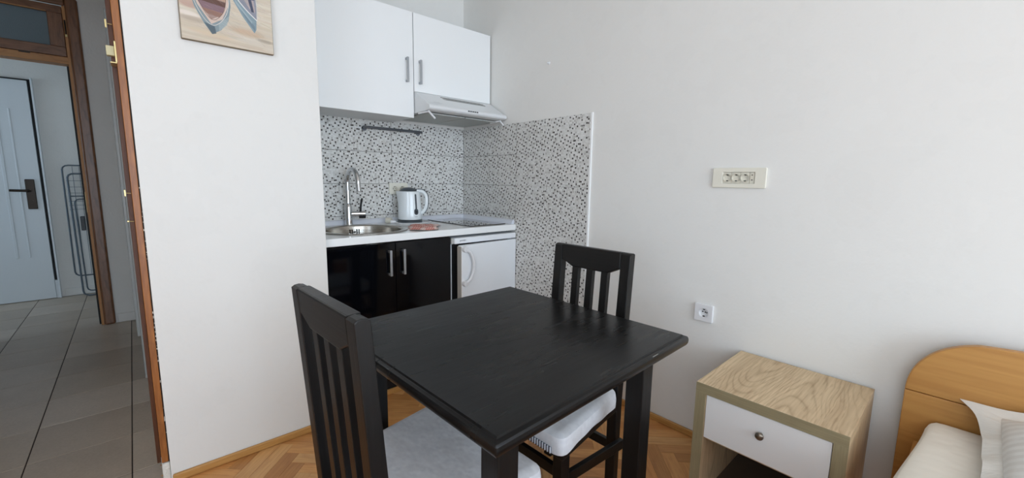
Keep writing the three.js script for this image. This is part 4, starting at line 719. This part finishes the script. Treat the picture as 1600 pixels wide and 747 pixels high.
// seat cushions
function makeCushion(label) {
  const c = base('seat_cushion', label, 'cushion', [0, 0, 0], 'seat cushions on the dining chairs');
  const nx = 26, nz = 30, f = 0.238, b = -0.152, y0 = 0.3925, H = 0.066, pos = [], uv = [], idx = [];
  const half = (x) => 0.192 + (0.246 - 0.192) * (x - b) / (f - b);
  // top
  const pt = (i, j) => { let u = i / nx, v = j / nz, x = b + (f - b) * u, z = (v * 2 - 1) * half(x); { const cr = 0.035, dx = Math.abs(x - (f + b) / 2) - ((f - b) / 2 - cr), dz = Math.abs(z) - (half(x) - cr); if (dx > 0 && dz > 0) { const m = Math.max(dx, dz), l = Math.hypot(dx, dz), q = m / l; x -= Math.sign(x - (f + b) / 2) * dx * (1 - q); z -= Math.sign(z) * dz * (1 - q); } } const e = Math.min(u * (f - b), (1 - u) * (f - b), Math.min(v, 1 - v) * 2 * half(x)); const r = 0.012, k = e < r ? Math.sqrt(Math.max(0, 1 - (1 - e / r) ** 2)) : 1; return [x, y0 + H - 0.010 + 0.010 * k + 0.004 * (fbm(u * 0.9, v * 0.9, 4, 4, 3, 9) - 0.5) * k, z]; };
  for (let i = 0; i <= nx; i++) for (let j = 0; j <= nz; j++) { const p = pt(i, j); pos.push(...p); uv.push(p[0], p[2]); }
  for (let i = 0; i < nx; i++) for (let j = 0; j < nz; j++) { const a = i * (nz + 1) + j, d = a + nz + 1; idx.push(a, a + 1, d, a + 1, d + 1, d); }
  const g = new THREE.BufferGeometry(); g.setAttribute('position', new THREE.Float32BufferAttribute(pos, 3)); g.setAttribute('uv', new THREE.Float32BufferAttribute(uv, 2)); g.setIndex(idx); g.computeVertexNormals();
  // skirt with a slight flare and gathers
  const loop = []; for (let i = 0; i <= nx; i++) loop.push(pt(i, 0)); for (let j = 1; j <= nz; j++) loop.push(pt(nx, j)); for (let i = nx - 1; i >= 0; i--) loop.push(pt(i, nz)); for (let j = nz - 1; j >= 1; j--) loop.push(pt(0, j));
  const sp = [], su = [], si = [], rows = 6, cx = 0.04; let s = 0;
  loop.forEach((p, k) => { if (k) s += Math.hypot(p[0] - loop[k - 1][0], p[2] - loop[k - 1][2]); for (let r = 0; r <= rows; r++) { const t = r / rows, L = Math.hypot(p[0] - cx, p[2]), wob = 0.0012 * Math.sin(s * 60) * t + 0.0025 * Math.sin(s * 17 + 1) * t, out = 0.003 * Math.sin(t * Math.PI) + wob; const dip = 0.006 * (1 + Math.sin(s * 9 + 0.5)) * t; sp.push(p[0] + (p[0] - cx) / L * out, p[1] + (y0 + dip * 0.4 - p[1]) * t, p[2] + p[2] / L * out); su.push(s, t * H); } });
  const n = loop.length; for (let k = 0; k < n; k++) for (let r = 0; r < rows; r++) { const a = k * (rows + 1) + r, d = ((k + 1) % n) * (rows + 1) + r; si.push(a, d, a + 1, d, d + 1, a + 1); }
  const sg = new THREE.BufferGeometry(); sg.setAttribute('position', new THREE.Float32BufferAttribute(sp, 3)); sg.setAttribute('uv', new THREE.Float32BufferAttribute(su, 2)); sg.setIndex(si); sg.computeVertexNormals();
  const cov = new THREE.Mesh(g, M.cushionD = M.cushion.clone()); M.cushionD.side = THREE.DoubleSide; cov.name = 'cover'; c.add(cov);
  const sk = new THREE.Mesh(sg, M.cushionD); sk.name = 'skirt'; c.add(sk);
  // ribbed elastic trim along the lower front edge
  const ribs = []; for (let j = 0; j < 40; j++) { const z = -0.205 + j * 0.41 / 39; ribs.push(uvBox(new THREE.CapsuleGeometry(0.0028, 0.016, 3, 6).translate(f + 0.0065, y0 + 0.012, z))); }
  const tr = new THREE.Mesh(merged(ribs), M.cushionTrim); tr.name = 'ribbed_trim'; c.add(tr);
  const band = new THREE.Mesh(uvBox(boxG(0.003, 0.02, 0.416, 0.001).translate(f + 0.004, y0 + 0.012, 0)), S(0x5f6672, 0.95)); band.name = 'trim_band'; c.add(band);
  const foam = new THREE.Mesh(uvBox(boxG(0.34, H - 0.02, 0.40, 0.01, 2).translate(0.04, y0 + (H - 0.02) / 2 + 0.001, 0)), M.cushionTrim); foam.name = 'filling'; c.add(foam);
  for (const q of c.children) q.castShadow = q.receiveShadow = true;
  return c;
}
const cu1 = makeCushion('grey white fabric seat cushion on the chair left of the table'); cu1.position.copy(chair1.position); cu1.rotation.y = chair1.rotation.y;
const cu2 = cu1.clone(); cu2.name = numbered('seat_cushion'); scene.add(cu2); cu2.userData = { ...cu1.userData, label: 'grey white fabric seat cushion with ribbed trim on the chair by the right wall' }; cu2.position.copy(chair2.position); cu2.rotation.y = chair2.rotation.y;

// ---------------------------------------------------------------- nightstand
{
  const X0 = -0.445, X1 = -0.016, Z0 = 2.07, Z1 = 2.513, H = 0.501, t = 0.036;
  const n = base('nightstand', 'pale oak nightstand with one white drawer beside the bed', 'nightstand', [(X0 + X1) / 2, 0, (Z0 + Z1) / 2]);
  bx('top_panel', M.oak, n, X0 + 0.001, X1, H - t, H, Z0, Z1, 0.001, 'x');
  bx('side_panel', M.oak, n, X0 + 0.001, X1, 0, H - t, Z0, Z0 + t, 0.001, 'y');
  bx('side_panel', M.oak, n, X0 + 0.001, X1, 0, H - t, Z1 - t, Z1, 0.001, 'y');
  const eb = (y0, y1, z0, z1, gr) => bx('edge_band', M.oakEdge, n, X0 - 0.0005, X0 + 0.0012, y0, y1, z0, z1, 0.0003, gr);
  eb(H - t, H, Z0, Z1, 'z'); eb(0, H - t, Z0, Z0 + t, 'y'); eb(0, H - t, Z1 - t, Z1, 'y');
  bx('bottom_shelf', M.nightBack = S(0x5a4a3c, 0.6), n, X0 + 0.004, X1, 0.03, 0.048, Z0 + t, Z1 - t, 0.001, 'z');
  bx('back_panel', M.nightBack, n, X1 - 0.012, X1 - 0.002, 0.048, H - t, Z0 + t, Z1 - t, 0.001, 'y');
  bx('inner_shelf', M.oak, n, X0 + 0.03, X1 - 0.012, 0.281, 0.295, Z0 + t, Z1 - t, 0.001, 'z');
  const d = bx('drawer', M.drawer, n, X0 + 0.004, X0 + 0.022, 0.300, H - t - 0.003, Z0 + t + 0.002, Z1 - t - 0.002, 0.001);
  const kn = new THREE.LatheGeometry([[0, 0.024], [0.008, 0.0235], [0.0125, 0.020], [0.0132, 0.016], [0.010, 0.010], [0.006, 0.006], [0.006, 0], [0, 0]].map((p) => new THREE.Vector2(p[0], p[1])), 24); kn.rotateZ(Math.PI / 2);
  add('knob', kn, M.knob, d, [X0 + 0.004, 0.398, 2.289]);
}
// ---------------------------------------------------------------- bed
{
  const b = base('bed', 'beech wood bed frame with a rounded headboard against the right wall', 'bed', [-1.0, 0, 3.07]);
  const Z0 = 2.590, Z1 = 3.535, x = -0.078, T = 0.026;
  bx('headboard_panel', M.beech, b, x + 0.001, x + T, 0.12, 0.5545, Z0, Z1, 0.003, 'z', 2);
  const s = new THREE.Shape(); const zm = (Z0 + Z1) / 2, hw = (Z1 - Z0) / 2, y0 = 0.5565;
  s.moveTo(-hw, y0); s.bezierCurveTo(-hw, 0.645, -hw + 0.05, 0.722, -hw + 0.147, 0.746); s.quadraticCurveTo(0, 0.774, hw - 0.147, 0.746); s.bezierCurveTo(hw - 0.05, 0.722, hw, 0.645, hw, y0); s.closePath();
  const g = extrude(s, T - 0.006, 0.003, [], 32); g.rotateY(-Math.PI / 2); g.translate(T - 0.003, 0, 0);
  const q = uvBox(g, true); add('headboard_arch', q, M.beech, b, [x, 0, zm]);
  for (const z of [Z0 + 0.038, Z1 - 0.058]) bx('side_rail', M.beech, b, -1.93, x, 0.22, 0.392, z, z + 0.02, 0.003, 'x');
  bx('footboard', M.beech, b, -1.95, -1.93, 0.12, 0.40, Z0 + 0.02, Z1 - 0.02, 0.004, 'z');
  for (const [xx, z] of [[-0.08, Z0 + 0.06], [-0.08, Z1 - 0.1], [-1.92, Z0 + 0.06], [-1.92, Z1 - 0.1]]) bx('leg', M.beech, b, xx, xx + 0.04, 0, 0.22, z, z + 0.04, 0.003, 'y');
  bx('slat_base', M.beech, b, -1.93, x, 0.24, 0.26, Z0 + 0.058, Z1 - 0.058, 0.002, 'z');
}
{
  // mattress in a white fitted sheet
  const x0 = -1.915, x1 = -0.084, z0 = 2.651, z1 = 3.47, y0 = 0.264, y1 = 0.490, r = 0.035, W = x1 - x0, H = y1 - y0, D = z1 - z0;
  const g = new THREE.BoxGeometry(W, H, D, 90, 16, 40), p = g.attributes.position, v = V(0, 0, 0), c = V(0, 0, 0);
  for (let i = 0; i < p.count; i++) {
    v.fromBufferAttribute(p, i); c.set(Math.max(-W / 2 + r, Math.min(W / 2 - r, v.x)), Math.max(-H / 2 + r, Math.min(H / 2 - r, v.y)), Math.max(-D / 2 + r, Math.min(D / 2 - r, v.z)));
    const n = v.clone().sub(c); if (n.lengthSq() > 1e-12) { n.normalize().multiplyScalar(r); v.copy(c).add(n); }
    const back = W / 2 - v.x, side = 1 - smooth(0, 0.14, v.z + D / 2);                 // the sheet billows over the side rail away from the headboard
    const over = smooth(0.018, 0.034, v.y) * side * smooth(0.0, 0.55, back);
    v.z -= 0.047 * over; v.y -= 0.012 * over * smooth(0.02, 0.1, v.y) - 0.003 * (fbm(v.x * 0.3 + 3, v.z * 0.3 + 3, 20, 20, 2, 55) - 0.5) * smooth(0.05, 0.1, v.y);
    p.setXYZ(i, v.x, v.y, v.z);
  }
  g.computeVertexNormals();
  tag(add('mattress', uvBox(g), M.sheet, scene, [(x0 + x1) / 2, (y0 + y1) / 2, (z0 + z1) / 2]), 'mattress in a cream white fitted sheet on the beech bed', 'mattress');
}
{
  // pillow with a flat flange all round
  const p = base('pillow', 'white striped pillow with a wavy flange at the head of the bed', 'pillow', [-0.318, 0.492, 3.066]);
  const n = 44, m = 60, a = 0.20, b = 0.285, pos = [], uv = [], idx = [];
  const side = (sgn) => { const o = pos.length / 3; for (let i = 0; i <= n; i++) for (let j = 0; j <= m; j++) { const u = i / n * 2 - 1, v = j / m * 2 - 1; const k = Math.pow(Math.max(0, (1 - Math.pow(Math.abs(u), 2.6)) * (1 - Math.pow(Math.abs(v), 2.8))), 0.72); const pin = 1 - 0.05 * (1 - k); const x = u * a * pin, z = v * b * pin; const lift = 0.03 * smooth(-0.12, 0.24, x); const y = lift + (sgn > 0 ? 0.046 + 0.078 * k + 0.006 * (fbm(u * 0.4 + 0.5, v * 0.4 + 0.5, 7, 7, 3, 12) - 0.5) * k : 0.046 - 0.044 * k); pos.push(x, y, z); uv.push(z, x); } for (let i = 0; i < n; i++) for (let j = 0; j < m; j++) { const q = o + i * (m + 1) + j, d = q + m + 1; if (sgn > 0) idx.push(q, q + 1, d, q + 1, d + 1, d); else idx.push(q, d, q + 1, q + 1, d, d + 1); } };
  side(1); side(-1);
  const g = new THREE.BufferGeometry(); g.setAttribute('position', new THREE.Float32BufferAttribute(pos, 3)); g.setAttribute('uv', new THREE.Float32BufferAttribute(uv, 2)); g.setIndex(idx); g.computeVertexNormals();
  const body = new THREE.Mesh(g, M.pillow); body.name = 'pillow_body'; p.add(body);
  // flange
  const fp = [], fu = [], fi = [], N = 160, rows = 5; 
  for (let k = 0; k < N; k++) { const t = k / N * 4, e = Math.floor(t), f = (t - e) * 2 - 1; const c = [[f, 1], [1, -f], [-f, -1], [-1, f]][e]; for (let r = 0; r <= rows; r++) { const w = r / rows, L = 0.031 * w, cu = Math.abs(c[0]) > 0.999 ? Math.sign(c[0]) : c[0], cv = Math.abs(c[1]) > 0.999 ? Math.sign(c[1]) : c[1]; const cr = Math.pow(Math.abs(c[0] * c[1]), 5) * w; const x = cu * (a * 0.955 - 0.012 * (1 - w) + L) + Math.sign(c[0]) * 0.012 * cr, z = cv * (b * 0.955 - 0.012 * (1 - w) + L) + Math.sign(c[1]) * 0.05 * cr; const wave = (0.007 * Math.sin(k * 0.55) + 0.005 * Math.sin(k * 0.23 + 2)) * w; const corner = Math.pow(Math.abs(c[0] * c[1]), 6); const y = 0.046 + wave * (1 - corner) - 0.022 * w * (1 - corner) * (c[0] > 0.99 ? 0 : 1) + 0.03 * smooth(-0.12, 0.24, x) + 0.006 * corner * w + (c[0] > 0.99 ? 0.034 * (1 - Math.pow(Math.abs(c[1]), 2)) * w : 0); fp.push(x, Math.max(y, 0.006), z); fu.push(k * 0.02, w * 0.05); } }
  for (let k = 0; k < N; k++) for (let r = 0; r < rows; r++) { const q = k * (rows + 1) + r, d = ((k + 1) % N) * (rows + 1) + r; fi.push(q, d, q + 1, d, d + 1, q + 1); }
  const fg = new THREE.BufferGeometry(); fg.setAttribute('position', new THREE.Float32BufferAttribute(fp, 3)); fg.setAttribute('uv', new THREE.Float32BufferAttribute(fu, 2)); fg.setIndex(fi); fg.computeVertexNormals();
  M.pillowFlange.side = THREE.DoubleSide; const fl = new THREE.Mesh(fg, M.pillowFlange); fl.name = 'flange'; p.add(fl);
  for (const q of p.children) q.castShadow = q.receiveShadow = true;
}
renderer.render(scene, camera);
